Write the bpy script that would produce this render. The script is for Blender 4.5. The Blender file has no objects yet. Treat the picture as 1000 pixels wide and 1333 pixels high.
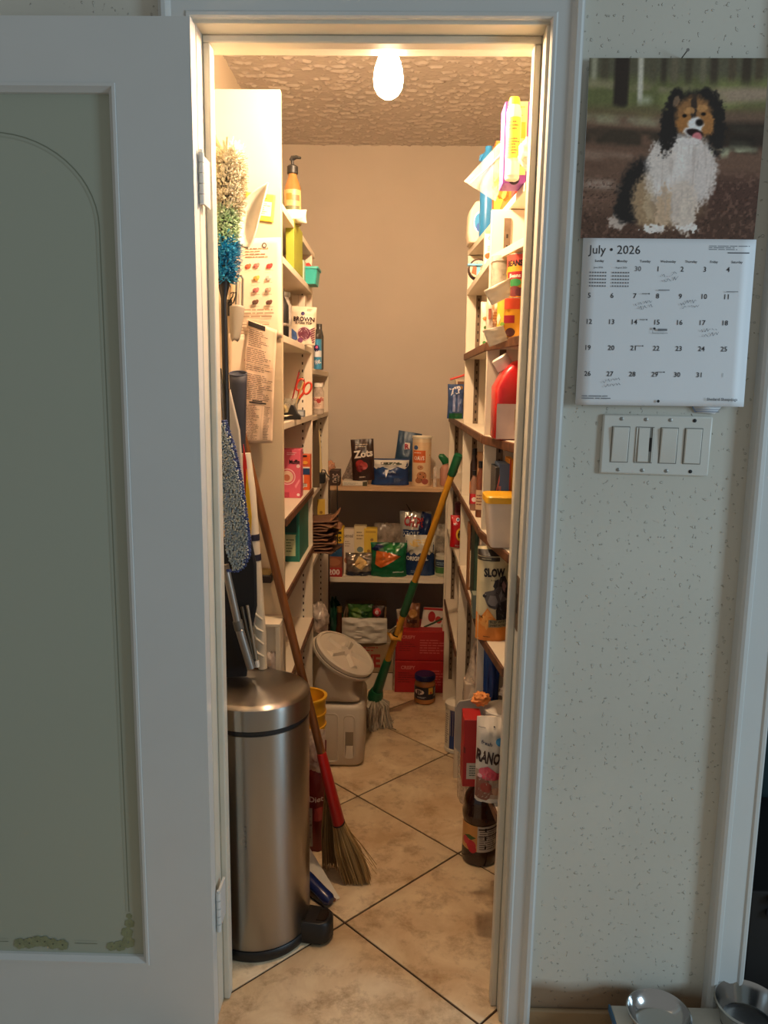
import bpy, bmesh, math, random
import numpy as np
from mathutils import Vector, Matrix, Euler, noise
random.seed(7)
S = bpy.context.scene
COL = S.collection
PI = math.pi

# ------------------------------------------------------------------ camera, light, exposure
CAM = Vector((0.0, -1.5, 1.36)); FPX = 1010.0
def _cr(px, py): return Vector(((px-500)/FPX, -(py-666.5)/FPX, -1)).normalized()
_dz = -_cr(420, 7000); _dy = _cr(521, 503); _dy = (_dy-_dz*_dy.dot(_dz)).normalized(); _dx = _dy.cross(_dz)
ROT = Matrix((_dx, _dy, _dz))                       # camera axes -> world
cd = bpy.data.cameras.new('camera'); cam = bpy.data.objects.new('camera', cd); COL.objects.link(cam)
cd.sensor_fit = 'VERTICAL'; cd.sensor_height = 36; cd.lens = FPX/1333*36; cd.clip_start = .02
cam.matrix_world = Matrix.Translation(CAM) @ ROT.to_4x4()
S.camera = cam
def at(px, py, Y):                                  # photo pixel -> point on the real plane y = Y
    d = ROT @ _cr(px, py); return CAM + d*((Y-CAM.y)/d.y)
def atz(px, py, Z):
    d = ROT @ _cr(px, py); return CAM + d*((Z-CAM.z)/d.z)
S.view_settings.view_transform = 'Standard'; S.view_settings.look = 'None'
S.view_settings.exposure = 0.0; S.view_settings.gamma = 1.0; S.view_settings.use_curve_mapping = False
w = bpy.data.worlds.new('kitchen_daylight'); S.world = w; w.use_nodes = True
w.node_tree.nodes['Background'].inputs[0].default_value = (0.88, 0.87, 0.82, 1)
w.node_tree.nodes['Background'].inputs[1].default_value = 0.25
def area(name, loc, target, sx, sy, power, col):
    l = bpy.data.lights.new(name, 'AREA'); l.shape = 'RECTANGLE'; l.size = sx; l.size_y = sy; l.energy = power; l.color = col
    o = bpy.data.objects.new(name, l); COL.objects.link(o); o.location = loc
    o.rotation_euler = (Vector(target)-Vector(loc)).to_track_quat('-Z', 'Y').to_euler(); return o
area('kitchen_window_daylight', (3.7, -1.9, 1.65), (0, 0, 1.2), 0.8, 1.2, 64, (0.58, 0.82, 1.0))
BULB_POWER = 760; BULB_COL = (1.0, 0.70, 0.43); BULB_POS = Vector((-0.035, 0.27, 2.008))

# ------------------------------------------------------------------ materials
def lin(c): return tuple(((x/255)/12.92 if x/255 <= .04045 else ((x/255+.055)/1.055)**2.4) for x in c)
_M = {}
def mat(col, rough=.5, metal=0, var=.06, scale=18, bump=0, bscale=120, clear=0, trans=0, alpha=1, aniso=0, spec=.5, name=None):
    key = (tuple(col), rough, metal, var, scale, bump, bscale, clear, trans, alpha, aniso, spec)
    if key in _M: return _M[key]
    m = bpy.data.materials.new(name or 'paint'); m.use_nodes = True; nt = m.node_tree; N = nt.nodes; L = nt.links
    b = N['Principled BSDF']; c = lin(col)
    b.inputs['Roughness'].default_value = rough; b.inputs['Metallic'].default_value = metal
    b.inputs['Coat Weight'].default_value = clear; b.inputs['Transmission Weight'].default_value = trans
    b.inputs['Alpha'].default_value = alpha; b.inputs['Specular IOR Level'].default_value = spec
    tc = N.new('ShaderNodeTexCoord')
    if var:
        n = N.new('ShaderNodeTexNoise'); n.inputs['Scale'].default_value = scale; n.inputs['Detail'].default_value = 5
        L.new(tc.outputs['Object'], n.inputs['Vector'])
        r = N.new('ShaderNodeValToRGB'); r.color_ramp.elements[0].position = .3; r.color_ramp.elements[1].position = .7
        r.color_ramp.elements[0].color = tuple(x*(1-var) for x in c)+(1,); r.color_ramp.elements[1].color = tuple(min(1, x*(1+var)) for x in c)+(1,)
        L.new(n.outputs['Fac'], r.inputs['Fac']); L.new(r.outputs['Color'], b.inputs['Base Color'])
    else: b.inputs['Base Color'].default_value = c+(1,)
    if bump:
        n2 = N.new('ShaderNodeTexNoise'); n2.inputs['Scale'].default_value = bscale; n2.inputs['Detail'].default_value = 3
        L.new(tc.outputs['Object'], n2.inputs['Vector'])
        bp = N.new('ShaderNodeBump'); bp.inputs['Strength'].default_value = bump; bp.inputs['Distance'].default_value = .003
        L.new(n2.outputs['Fac'], bp.inputs['Height']); L.new(bp.outputs['Normal'], b.inputs['Normal'])
    if aniso: b.inputs['Anisotropic'].default_value = aniso
    _M[key] = m; return m
def film(col=(235, 235, 235), dens=.25, rough=.12):      # thin clear plastic
    key = ('film', tuple(col), dens, rough)
    if key in _M: return _M[key]
    m = bpy.data.materials.new('clear_plastic'); m.use_nodes = True; nt = m.node_tree; N = nt.nodes; L = nt.links
    b = N['Principled BSDF']; b.inputs['Base Color'].default_value = lin(col)+(1,); b.inputs['Roughness'].default_value = rough
    t = N.new('ShaderNodeBsdfTransparent'); mx = N.new('ShaderNodeMixShader')
    n = N.new('ShaderNodeTexNoise'); n.inputs['Scale'].default_value = 35; n.inputs['Detail'].default_value = 3
    tc = N.new('ShaderNodeTexCoord'); L.new(tc.outputs['Object'], n.inputs['Vector'])
    mr = N.new('ShaderNodeMapRange'); mr.inputs[1].default_value = .3; mr.inputs[2].default_value = .75
    mr.inputs[3].default_value = dens*.5; mr.inputs[4].default_value = min(1, dens*1.7); L.new(n.outputs['Fac'], mr.inputs[0])
    L.new(mr.outputs[0], mx.inputs['Fac']); L.new(t.outputs[0], mx.inputs[1]); L.new(b.outputs[0], mx.inputs[2])
    L.new(mx.outputs[0], N['Material Output'].inputs['Surface']); _M[key] = m; return m
def wood(c1, c2, scale=(40, 40, 3), rough=.55):
    key = ('wood', tuple(c1), tuple(c2), scale, rough)
    if key in _M: return _M[key]
    m = bpy.data.materials.new('wood'); m.use_nodes = True; nt = m.node_tree; N = nt.nodes; L = nt.links; b = N['Principled BSDF']
    tc = N.new('ShaderNodeTexCoord'); mp = N.new('ShaderNodeMapping'); mp.inputs['Scale'].default_value = scale
    n = N.new('ShaderNodeTexNoise'); n.inputs['Scale'].default_value = 1.5; n.inputs['Detail'].default_value = 6; n.inputs['Distortion'].default_value = .6
    r = N.new('ShaderNodeValToRGB'); r.color_ramp.elements[0].position = .35; r.color_ramp.elements[1].position = .68
    r.color_ramp.elements[0].color = lin(c1)+(1,); r.color_ramp.elements[1].color = lin(c2)+(1,)
    L.new(tc.outputs['Object'], mp.inputs[0]); L.new(mp.outputs[0], n.inputs['Vector']); L.new(n.outputs['Fac'], r.inputs[0]); L.new(r.outputs[0], b.inputs['Base Color'])
    b.inputs['Roughness'].default_value = rough; _M[key] = m; return m
def wallpaint(col, pits=1.0, dirt=None, rough=.45):
    m = bpy.data.materials.new('textured_wall_paint'); m.use_nodes = True; nt = m.node_tree; N = nt.nodes; L = nt.links; b = N['Principled BSDF']
    g = N.new('ShaderNodeNewGeometry'); 
    big = N.new('ShaderNodeTexNoise'); big.inputs['Scale'].default_value = 2.5; L.new(g.outputs['Position'], big.inputs['Vector'])
    r = N.new('ShaderNodeValToRGB'); c = lin(col); r.color_ramp.elements[0].position = .3; r.color_ramp.elements[1].position = .7
    r.color_ramp.elements[0].color = tuple(x*.93 for x in c)+(1,); r.color_ramp.elements[1].color = tuple(min(1, x*1.05) for x in c)+(1,)
    L.new(big.outputs['Fac'], r.inputs[0]); src = r.outputs[0]
    if dirt:                                             # grime band where the wall meets the floor
        sp = N.new('ShaderNodeSeparateXYZ'); L.new(g.outputs['Position'], sp.inputs[0])
        nd = N.new('ShaderNodeTexNoise'); nd.inputs['Scale'].default_value = 7; L.new(g.outputs['Position'], nd.inputs['Vector'])
        ad = N.new('ShaderNodeMath'); ad.operation = 'MULTIPLY_ADD'; L.new(nd.outputs['Fac'], ad.inputs[0]); ad.inputs[1].default_value = -.06; L.new(sp.outputs['Z'], ad.inputs[2])
        mr = N.new('ShaderNodeMapRange'); L.new(ad.outputs[0], mr.inputs[0]); mr.inputs[1].default_value = .045; mr.inputs[2].default_value = .075; mr.inputs[3].default_value = .85; mr.inputs[4].default_value = 0
        mx = N.new('ShaderNodeMix'); mx.data_type = 'RGBA'; L.new(mr.outputs[0], mx.inputs[0]); L.new(src, mx.inputs[6]); mx.inputs[7].default_value = lin(dirt)+(1,); src = mx.outputs[2]
    L.new(src, b.inputs['Base Color']); b.inputs['Roughness'].default_value = rough
    n = N.new('ShaderNodeTexNoise'); n.inputs['Scale'].default_value = 105; n.inputs['Detail'].default_value = 1.5; L.new(g.outputs['Position'], n.inputs['Vector'])
    r2 = N.new('ShaderNodeMapRange'); L.new(n.outputs['Fac'], r2.inputs[0]); r2.inputs[1].default_value = .655; r2.inputs[2].default_value = .70
    n3 = N.new('ShaderNodeTexNoise'); n3.inputs['Scale'].default_value = 14; n3.inputs['Detail'].default_value = 4; L.new(g.outputs['Position'], n3.inputs['Vector'])
    a = N.new('ShaderNodeMath'); a.operation = 'MULTIPLY_ADD'; L.new(n3.outputs['Fac'], a.inputs[0]); a.inputs[1].default_value = .35; L.new(r2.outputs[0], a.inputs[2])
    bp = N.new('ShaderNodeBump'); bp.inputs['Strength'].default_value = 1.0*pits; bp.inputs['Distance'].default_value = .0021; L.new(a.outputs[0], bp.inputs['Height']); L.new(bp.outputs[0], b.inputs['Normal'])
    return m
def emis(col, s):
    m = bpy.data.materials.new('lit_bulb'); m.use_nodes = True; b = m.node_tree.nodes['Principled BSDF']
    b.inputs['Emission Color'].default_value = col+(1,); b.inputs['Emission Strength'].default_value = s; return m

# ------------------------------------------------------------------ mesh builder
class MB:
    def __init__(s): s.v = []; s.f = []; s.m = []; s.mats = []
    def mi(s, m):
        if m not in s.mats: s.mats.append(m)
        return s.mats.index(m)
    def add(s, vs, fs, m, M=None):
        k = len(s.v); s.v += [tuple(M @ Vector(p)) if M else tuple(p) for p in vs]
        i = s.mi(m)
        for f in fs: s.f.append([k+j for j in f]); s.m.append(i)
        return s
    def box(s, x0, x1, y0, y1, z0, z1, m, M=None):
        vs = [(x, y, z) for z in (z0, z1) for y in (y0, y1) for x in (x0, x1)]
        return s.add(vs, [(0, 2, 3, 1), (4, 5, 7, 6), (0, 1, 5, 4), (1, 3, 7, 5), (3, 2, 6, 7), (2, 0, 4, 6)], m, M)
    def loft(s, rings, m, caps=True, M=None, closed=True):
        n = len(rings[0]); vs = [p for r in rings for p in r]; fs = []
        for i in range(len(rings)-1):
            for j in range(n if closed else n-1):
                k = (j+1) % n; fs.append((i*n+j, i*n+k, (i+1)*n+k, (i+1)*n+j))
        if caps: fs += [tuple(range(n))[::-1], tuple((len(rings)-1)*n+j for j in range(n))]
        return s.add(vs, fs, m, M)
    def lathe(s, prof, m, seg=32, c=(0, 0, 0), M=None, caps=True):
        T = Matrix.Translation(c); M = M @ T if M else T
        return s.loft([[(r*math.cos(2*PI*j/seg), r*math.sin(2*PI*j/seg), z) for j in range(seg)] for r, z in prof], m, caps, M)
    def tube(s, pts, r, m, seg=10, caps=True, flat=1):
        pts = [Vector(p) for p in pts]; n = len(pts); rr = r if isinstance(r, (list, tuple)) else [r]*n; rings = []
        up = Vector((0, 0, 1)); t0 = (pts[1]-pts[0]).normalized()
        if abs(t0.dot(up)) > .95: up = Vector((1, 0, 0))
        a = t0.cross(up).normalized()
        for i in range(n):
            t = (pts[min(i+1, n-1)]-pts[max(i-1, 0)]).normalized()
            a = (a-t*a.dot(t)).normalized(); b = t.cross(a)
            rings.append([pts[i]+(a*math.cos(2*PI*j/seg)+b*flat*math.sin(2*PI*j/seg))*rr[i] for j in range(seg)])
        return s.loft(rings, m, caps)
    def grid(s, f, nu, nv, m, M=None):
        vs = [f(i/nu, j/nv) for j in range(nv+1) for i in range(nu+1)]
        fs = [(j*(nu+1)+i, j*(nu+1)+i+1, (j+1)*(nu+1)+i+1, (j+1)*(nu+1)+i) for j in range(nv) for i in range(nu)]
        return s.add(vs, fs, m, M)
    def prism(s, poly, d0, d1, m, M=None):     # poly in x,z ; extruded in y from d0 to d1
        n = len(poly); vs = [(x, d0, z) for x, z in poly]+[(x, d1, z) for x, z in poly]
        return s.add(vs, [tuple(range(n)), tuple(range(n, 2*n))[::-1]]+[(i, n+i, n+(i+1) % n, (i+1) % n) for i in range(n)], m, M)
    def mesh(s, name, sharp=38):
        me = bpy.data.meshes.new(name); me.from_pydata(s.v, [], s.f)
        for m in s.mats: me.materials.append(m)
        me.polygons.foreach_set('material_index', s.m)
        me.polygons.foreach_set('use_smooth', [True]*len(s.f)); me.update()
        bm = bmesh.new(); bm.from_mesh(me); bmesh.ops.recalc_face_normals(bm, faces=bm.faces); bm.to_mesh(me); bm.free()
        me.set_sharp_from_angle(angle=math.radians(sharp)); return me
def tag(o, label=None, cat=None, group=None, kind=None):
    if label: o['label'] = label
    if cat: o['category'] = cat
    if group: o['group'] = group
    if kind: o['kind'] = kind
    return o
def obj(name, mb, parent=None, loc=None, rot=None, bev=0, world=False, sharp=38, subsurf=0, thick=0, **k):
    me = mb.mesh(name, sharp) if isinstance(mb, MB) else mb
    o = bpy.data.objects.new(name, me); COL.objects.link(o)
    if loc is not None: o.location = loc
    if rot is not None: o.rotation_euler = rot
    if parent is not None:
        o.parent = parent
        if world: me.transform(world_of(parent).inverted())
    elif world:
        pass
    if thick: q = o.modifiers.new('thick', 'SOLIDIFY'); q.thickness = thick; q.offset = 0
    if bev: q = o.modifiers.new('bevel', 'BEVEL'); q.width = bev; q.segments = 2; q.limit_method = 'ANGLE'; q.angle_limit = math.radians(40)
    if subsurf: q = o.modifiers.new('sub', 'SUBSURF'); q.levels = q.render_levels = subsurf
    return tag(o, **k)
def world_of(o):
    M = Matrix.LocRotScale(o.location, o.rotation_euler, o.scale)
    return world_of(o.parent) @ M if o.parent else M
def recenter(o):                                          # origin of a world-built single-mesh thing to its base
    vs = [v.co for v in o.data.vertices]; x = [v.x for v in vs]; y = [v.y for v in vs]; z = [v.z for v in vs]
    c = Vector(((min(x)+max(x))/2, (min(y)+max(y))/2, min(z))); o.data.transform(Matrix.Translation(-c)); o.location = c; return o
def thing(name, label, cat, loc=(0, 0, 0), rot=(0, 0, 0), group=None):
    o = bpy.data.objects.new(name, None); COL.objects.link(o); o.location = loc; o.rotation_euler = rot; o.empty_display_size = .03
    return tag(o, label, cat, group)
def struct(name, mb, parent=None, **k):
    if parent is None: k['kind'] = 'structure'
    return obj(name, mb, parent, **k)

# ------------------------------------------------------------------ printing on surfaces
_TX = {}
def textmesh(s, bold=0):
    if (s, bold) in _TX: return _TX[(s, bold)]
    c = bpy.data.curves.new('t', 'FONT'); c.body = s; c.size = 1; c.resolution_u = 2; c.offset = bold
    o = bpy.data.objects.new('t', c); me = bpy.data.meshes.new_from_object(o)
    vs = [tuple(v.co) for v in me.vertices]; fs = [tuple(p.vertices) for p in me.polygons]
    bpy.data.objects.remove(o); bpy.data.curves.remove(c); bpy.data.meshes.remove(me)
    xs = [v[0] for v in vs] or [0]; wd = max(xs)-min(xs); x0 = min(xs)
    r = ([(v[0]-x0, v[1]) for v in vs], fs, wd); _TX[(s, bold)] = r; return r
class Surf:
    def __init__(s, f, w, h): s.f = f; s.w = w; s.h = h
def flat(w, h, y=0, x0=None, z0=0): 
    x0 = -w/2 if x0 is None else x0
    return Surf(lambda u, v, e: (x0+u*w, y-e, z0+v*h), w, h)
def side(d, h, x, sgn=-1, z0=0):        # face looking to -x (sgn -1) or +x ; u runs away from camera for +x
    return Surf(lambda u, v, e: (x+sgn*e, (d/2-u*d) if sgn < 0 else (-d/2+u*d), z0+v*h), d, h)
def cylw(r, z0, z1, a0=-PI, a1=0, rf=None):  # wraps the camera-facing half (angle -90deg faces -y)
    def f(u, v, e):
        a = a0+(a1-a0)*u; z = z0+(z1-z0)*v; q = (rf(z) if rf else r)+e; return (q*math.cos(a), q*math.sin(a), z)
    return Surf(f, r*(a1-a0), z1-z0)
def R(u0, v0, u1, v1, c, n=1): return ('R', u0, v0, u1, v1, c, n)
def D(u, v, r, c, ry=1): return ('D', u, v, r, c, ry)
def P(pts, c): return ('P', pts, c)
def T(s, u, v, sz, c, al='c', bold=0, wmax=None, rot=0): return ('T', s, u, v, sz, c, al, bold, wmax, rot)
def X(u0, v0, u1, v1, n, c, seed=1): return ('X', u0, v0, u1, v1, n, c, seed)
def decal(parent, sf, items, name='label_print', rough=.45, e0=.0006, de=.00012, curved=False, metal=0, world=False, kind=None):
    mb = MB(); e = e0 if not curved else e0+.0005
    for it in items:
        k = it[0]; e += de
        if k == 'R':
            _, u0, v0, u1, v1, c, n = it; n = max(n, 12 if curved else 1)
            mb.grid(lambda a, b: sf.f(u0+(u1-u0)*a, v0+(v1-v0)*b, e), n, n if curved else 1, mat(c, rough, metal, var=.04, scale=40))
        elif k == 'D':
            _, u, v, r, c, ry = it; ra = r*sf.w; N = 20; m = mat(c, rough, metal, var=.04, scale=40)
            rings = [[(u+ra*q*math.cos(2*PI*j/N)/sf.w, v+ra*ry*q*math.sin(2*PI*j/N)/sf.h) for j in range(N)] for q in ((.001, .2, .4, .6, .8, 1) if curved else (.001, 1))]
            mb.loft([[sf.f(a, b, e) for a, b in rg] for rg in rings], m, caps=False)
        elif k == 'P':
            _, pts, c = it
            if curved:
                pp = []
                for (a, b), (a2, b2) in zip(pts, pts[1:]+pts[:1]):
                    n_ = max(1, int(math.hypot(a2-a, b2-b)/.06)); pp += [(a+(a2-a)*i/n_, b+(b2-b)*i/n_) for i in range(n_)]
                pts = pp
            m = mat(c, rough, metal, var=.04, scale=40); cu = sum(p[0] for p in pts)/len(pts); cv = sum(p[1] for p in pts)/len(pts)
            rings = [[(cu+(a-cu)*q, cv+(b-cv)*q) for a, b in pts] for q in ((.001, .17, .33, .5, .67, .83, 1) if curved else (.001, 1))]
            mb.loft([[sf.f(a, b, e) for a, b in rg] for rg in rings], m, caps=False)
        elif k == 'T':
            _, s, u, v, sz, c, al, bold, wmax, rot = it; vs, fs, wd = textmesh(s, bold); sc = sz*sf.h/.72
            sx = sc
            if wmax and wd*sc > wmax*sf.w: sx = wmax*sf.w/wd
            off = {'l': 0, 'c': -wd*sx/2, 'r': -wd*sx}[al]; cr, sr = math.cos(rot), math.sin(rot)
            P2 = []
            for x, y in vs:
                X_ = x*sx+off; Y_ = y*sc-sz*sf.h/2; X2 = X_*cr-Y_*sr; Y2 = X_*sr+Y_*cr
                P2.append(sf.f(u+X2/sf.w, v+Y2/sf.h, e))
            mb.add(P2, fs, mat(c, rough, metal, var=0))
        elif k == 'X':
            _, u0, v0, u1, v1, n, c, seed = it; rn = random.Random(seed); m = mat(c, rough, metal, var=0); hh = (v1-v0)/n
            for i in range(n):
                a = u0; v = v0+hh*(i+.3); end = u0+(u1-u0)*rn.uniform(.6, 1)
                while a < end:
                    b = min(end, a+(u1-u0)*rn.uniform(.08, .3)); mb.grid(lambda p, q: sf.f(a+(b-a)*p, v+hh*.4*q, e), 3 if curved else 1, 1, m); a = b+(u1-u0)*.03
    return obj(name, mb, parent, sharp=180, world=world, kind=kind)

def face(px0, py0, px1, py1, Y):                          # photo rectangle -> x0,x1,z0,z1 on plane y=Y
    a = at(px0, (py0+py1)/2, Y); b = at(px1, (py0+py1)/2, Y); t = at((px0+px1)/2, py0, Y); o = at((px0+px1)/2, py1, Y)
    return a.x, b.x, o.z, t.z
def carton(name, label, cat, r, Y, depth, col, items=(), base=None, rz=0, group=None, rough=.5, side_items=None, tilt=0, xs=None, seam=True):
    x0, x1, z0, z1 = face(*r, Y); z0 = base if base is not None else z0
    if xs: x0, x1 = xs
    w_ = x1-x0; h = z1-z0; mb = MB(); m = mat(col, rough, bump=.05, bscale=30); mb.box(-w_/2, w_/2, -depth/2, depth/2, 0, h, m)
    o = obj(name, mb, loc=((x0+x1)/2, Y+depth/2, z0), rot=(0, tilt, rz), bev=min(.0015, w_*.05)); tag(o, label, cat, group)
    if items: decal(o, flat(w_, h, -depth/2), items)
    if side_items:
        for sg, it in side_items: decal(o, side(depth, h, sg*w_/2, sg), it)
    if seam:
        sm = MB(); sm.box(-w_/2*.98, w_/2*.98, -.0012, .0012, h, h+.0008, mat(tuple(int(c*.8) for c in col), .6)); obj('flap_seam', sm, o)
    return o
def pouch_mesh(w_, h, t, m, seed=0, top=.25, pinch=.12, nu=18, nv=22, crinkle=.004, seal=True, gusset=.6):
    """stand-up bag: full at the base, flattening to a sealed top"""
    def th(u, v):
        e = max(0, math.sin(PI*min(max(u, 0), 1)))**.45
        if gusset: prof = (gusset+(1-gusset)*min(1, v/.3))*(1 if v < 1-top else max(.02, (1-v)/top))
        else: prof = max(.02, math.sin(PI*min(max(v, 0), 1))**.6)
        return t/2*e*prof+.0006
    def sx(u, v):
        ww = w_*(1-pinch*math.sin(PI*v)*(abs(u-.5)*2)**2*.5); return (u-.5)*ww
    def nz(u, v, s): return noise.noise(Vector((u*5+seed*3.1, v*6, s*4.7+seed)))*crinkle+noise.noise(Vector((u*13+seed*3.1, v*15, s*4.7+seed)))*crinkle*.45
    def fr(u, v, e=0): 
        k = min(1, 6*u, 6*(1-u)); return (sx(u, v), -th(u, v)-max(0, k)*nz(u, v, 1)-e-.0003, v*h)
    def bk(u, v): return (sx(u, v), th(u, v)+nz(u, v, 2)*min(1, 6*u, 6*(1-u)), v*h)
    mb = MB(); mb.grid(lambda u, v: fr(u, v), nu, nv, m); mb.grid(bk, nu, nv, m)
    for v in (0, 1): mb.grid(lambda a, b: tuple(Vector(fr(a, v)).lerp(Vector(bk(a, v)), b)), nu, 1, m)
    for u in (0, 1): mb.grid(lambda a, b: tuple(Vector(fr(u, a)).lerp(Vector(bk(u, a)), b)), nv, 1, m)
    return mb, Surf(lambda u, v, e: fr(min(max(u, 0), 1), min(max(v, 0), 1), e+.0008), w_, h)
def pouch(name, label, cat, r, Y, t, col, items=(), base=None, rot=(0, 0, 0), group=None, rough=.35, metal=0, seed=0, top=.25, pinch=.12, gusset=.6, crinkle=.004, m=None):
    x0, x1, z0, z1 = face(*r, Y); z0 = base if base is not None else z0
    mm = m or mat(col, rough, metal, bump=.15, bscale=60)
    mb, sf = pouch_mesh(x1-x0, z1-z0, t, mm, seed, top, pinch, gusset=gusset, crinkle=crinkle)
    o = obj(name, mb, loc=((x0+x1)/2, Y+t/2, z0), rot=rot, sharp=80); tag(o, label, cat, group)
    if items: decal(o, sf, items, rough=rough, curved=True, metal=0)
    return o
# ------------------------------------------------------------------ the setting
CEIL = 2.44; WY = .135                      # pantry side of the doorway wall
JL, JR, JT = -.375, .250, 2.000             # door jamb faces
wall_m = wallpaint((204, 202, 190), 1.0, dirt=(128, 98, 66))
trim_m = mat((205, 208, 206), .32, var=.02, scale=6, bump=.04, bscale=25)
jamb_m = mat((212, 205, 188), .35, var=.04, scale=9, bump=.06, bscale=30)
inner_m = mat((200, 188, 174), .6, var=.03, scale=4, bump=.12, bscale=160, name='pantry_wall')
side_m = mat((226, 212, 190), .6, var=.03, scale=4, bump=.12, bscale=160)

# floor: diagonal tiles, grout below
fl = MB(); fl.box(-1.5, 2.2, -2.2, 2.35, -.03, -.0035, mat((70, 46, 28), .9, var=.15, scale=60))
floor = struct('floor', fl)
def tile_mat():
    m = bpy.data.materials.new('travertine_tile'); m.use_nodes = True; nt = m.node_tree; N = nt.nodes; L = nt.links; b = N['Principled BSDF']
    g = N.new('ShaderNodeNewGeometry'); oi = N.new('ShaderNodeObjectInfo'); mu = N.new('ShaderNodeVectorMath'); mu.operation = 'SCALE'
    cx = N.new('ShaderNodeCombineXYZ'); L.new(oi.outputs['Random'], cx.inputs[2]); L.new(cx.outputs[0], mu.inputs[0]); mu.inputs['Scale'].default_value = 9
    ad = N.new('ShaderNodeVectorMath'); L.new(g.outputs['Position'], ad.inputs[0]); L.new(mu.outputs[0], ad.inputs[1])
    n1 = N.new('ShaderNodeTexNoise'); n1.inputs['Scale'].default_value = 6; n1.inputs['Detail'].default_value = 9; n1.inputs['Roughness'].default_value = .62; n1.inputs['Distortion'].default_value = .5
    n2 = N.new('ShaderNodeTexNoise'); n2.inputs['Scale'].default_value = 13; n2.inputs['Detail'].default_value = 12; n2.inputs['Roughness'].default_value = .72; n2.inputs['Distortion'].default_value = .15
    L.new(ad.outputs[0], n1.inputs['Vector']); L.new(ad.outputs[0], n2.inputs['Vector'])
    r1 = N.new('ShaderNodeValToRGB'); e = r1.color_ramp.elements; e[0].position = .33; e[0].color = lin((206, 174, 134))+(1,); e[1].position = .66; e[1].color = lin((240, 219, 184))+(1,)
    r2 = N.new('ShaderNodeValToRGB'); e = r2.color_ramp.elements; e[0].position = .50; e[0].color = (0, 0, 0, 1); e[1].position = .70; e[1].color = (.78, .78, .78, 1)
    L.new(n1.outputs['Fac'], r1.inputs[0]); L.new(n2.outputs['Fac'], r2.inputs[0])
    mx = N.new('ShaderNodeMix'); mx.data_type = 'RGBA'; L.new(r2.outputs[0], mx.inputs[0]); L.new(r1.outputs[0], mx.inputs[6]); mx.inputs[7].default_value = lin((150, 112, 74))+(1,)
    L.new(mx.outputs[2], b.inputs['Base Color']); b.inputs['Roughness'].default_value = .38
    bp = N.new('ShaderNodeBump'); bp.inputs['Strength'].default_value = .12; bp.inputs['Distance'].default_value = .002; L.new(n2.outputs['Fac'], bp.inputs['Height']); L.new(bp.outputs[0], b.inputs['Normal'])
    return m
T0 = Vector((-.121, .305)); HD = .3145; half = HD-.0042
tmb = MB(); q = half
tmb.loft([[(q*s*a, q*s*b, z) for a, b in ((0, -1), (1, 0), (0, 1), (-1, 0))] for z, s in ((-.004, 1), (-.0008, 1), (0, .994))], tile_mat())
tme = tmb.mesh('tile')
for i in range(-9, 10):
    for j in range(-9, 10):
        cx = T0.x+(i+j)*HD; cy = T0.y+HD+(i-j)*HD
        if -1.35 < cx < 1.7 and -1.3 < cy < 2.3:
            if cy > 0 and (cx < -.8 or cx > .75 and cy > 1.3): continue
            t = bpy.data.objects.new('tile', tme); COL.objects.link(t); t.parent = floor; t.location = (cx, cy, 0)

# doorway wall (one wall, with the pantry opening and the second opening at right)
D2L, D2R, D2T = .752, 1.52, 2.02
wf = MB()
for x0, x1, z0, z1 in ((-1.5, JL-.012, 0, CEIL), (JL-.012, JR+.012, JT+.012, CEIL), (JR+.012, D2L, 0, CEIL), (D2L, D2R, D2T, CEIL), (D2R, 2.2, 0, CEIL)):
    wf.box(x0, x1, 0, WY, z0, z1, wall_m)
struct('wall_front', wf)
struct('wall_left', MB().box(-.66, -.60, WY, 2.28, 0, CEIL, side_m))
struct('wall_right', MB().box(.52, .60, WY, 2.28, 0, CEIL, side_m))
struct('wall_back', MB().box(-.66, .60, 2.20, 2.28, 0, CEIL, inner_m))
# ceiling: knock-down plaster, blobs as real relief
cm = MB(); cmat = mat((200, 190, 180), .20, var=.04, scale=6, bump=.25, bscale=90)
def ch(u, v):
    x = -.6+1.12*u; y = WY+(2.2-WY)*v
    n = noise.noise(Vector((x*26, y*46, 0)))+.6*noise.noise(Vector((x*62, y*105, 3)))
    n2 = noise.noise(Vector((x*7, y*7, 9)))
    k = min(1, max(0, (n-.30+.34*n2)/.07)); return (x, y, CEIL-.0015-.0055*k-.0010*noise.noise(Vector((x*90, y*90, 1))))
cm.grid(ch, 230, 430, cmat)
cm.box(-.66, .60, WY, 2.28, CEIL+.001, CEIL+.05, cmat)
struct('ceiling', cm, sharp=180)

# jamb, stop, casing
def lean(mb):                                         # the right jamb is slightly out of plumb
    mb.v = [(x+(.007*(z-1.9) if x > .1 else 0), y, z) for x, y, z in mb.v]; return mb
tr = MB()
tr.box(JL-.012, JL, 0, WY, 0, JT, jamb_m); tr.box(JR, JR+.012, 0, WY, 0, JT, jamb_m); tr.box(JL-.012, JR+.012, 0, WY, JT, JT+.012, jamb_m)
jamb = struct('trim_1', lean(tr), bev=.0015)
st = MB(); st.box(JL, JL+.014, .042, .072, 0, JT-.014, jamb_m); st.box(JR-.014, JR, .042, .072, 0, JT-.014, jamb_m); st.box(JL, JR, .042, .072, JT-.014, JT, jamb_m)
obj('door_stop', lean(st), jamb, bev=.003)
sk = MB(); sk.box(JR-.0012, JR+.001, .006, .036, .88, .99, mat((120, 95, 70), .45, .8, var=.5, scale=60)); sk.box(JR-.0016, JR, .013, .028, .915, .955, mat((30, 24, 20), .7))
obj('strike_plate', lean(sk), jamb, bev=.001, label='worn brass strike plate')
PROF = [(0, 0), (0, -.009), (.003, -.013), (.009, -.014), (.013, -.011), (.017, -.0115), (.040, -.014), (.044, -.018), (.050, -.0215), (.058, -.022), (.062, -.019), (.064, -.016), (.066, -.016), (.068, 0)]
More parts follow.
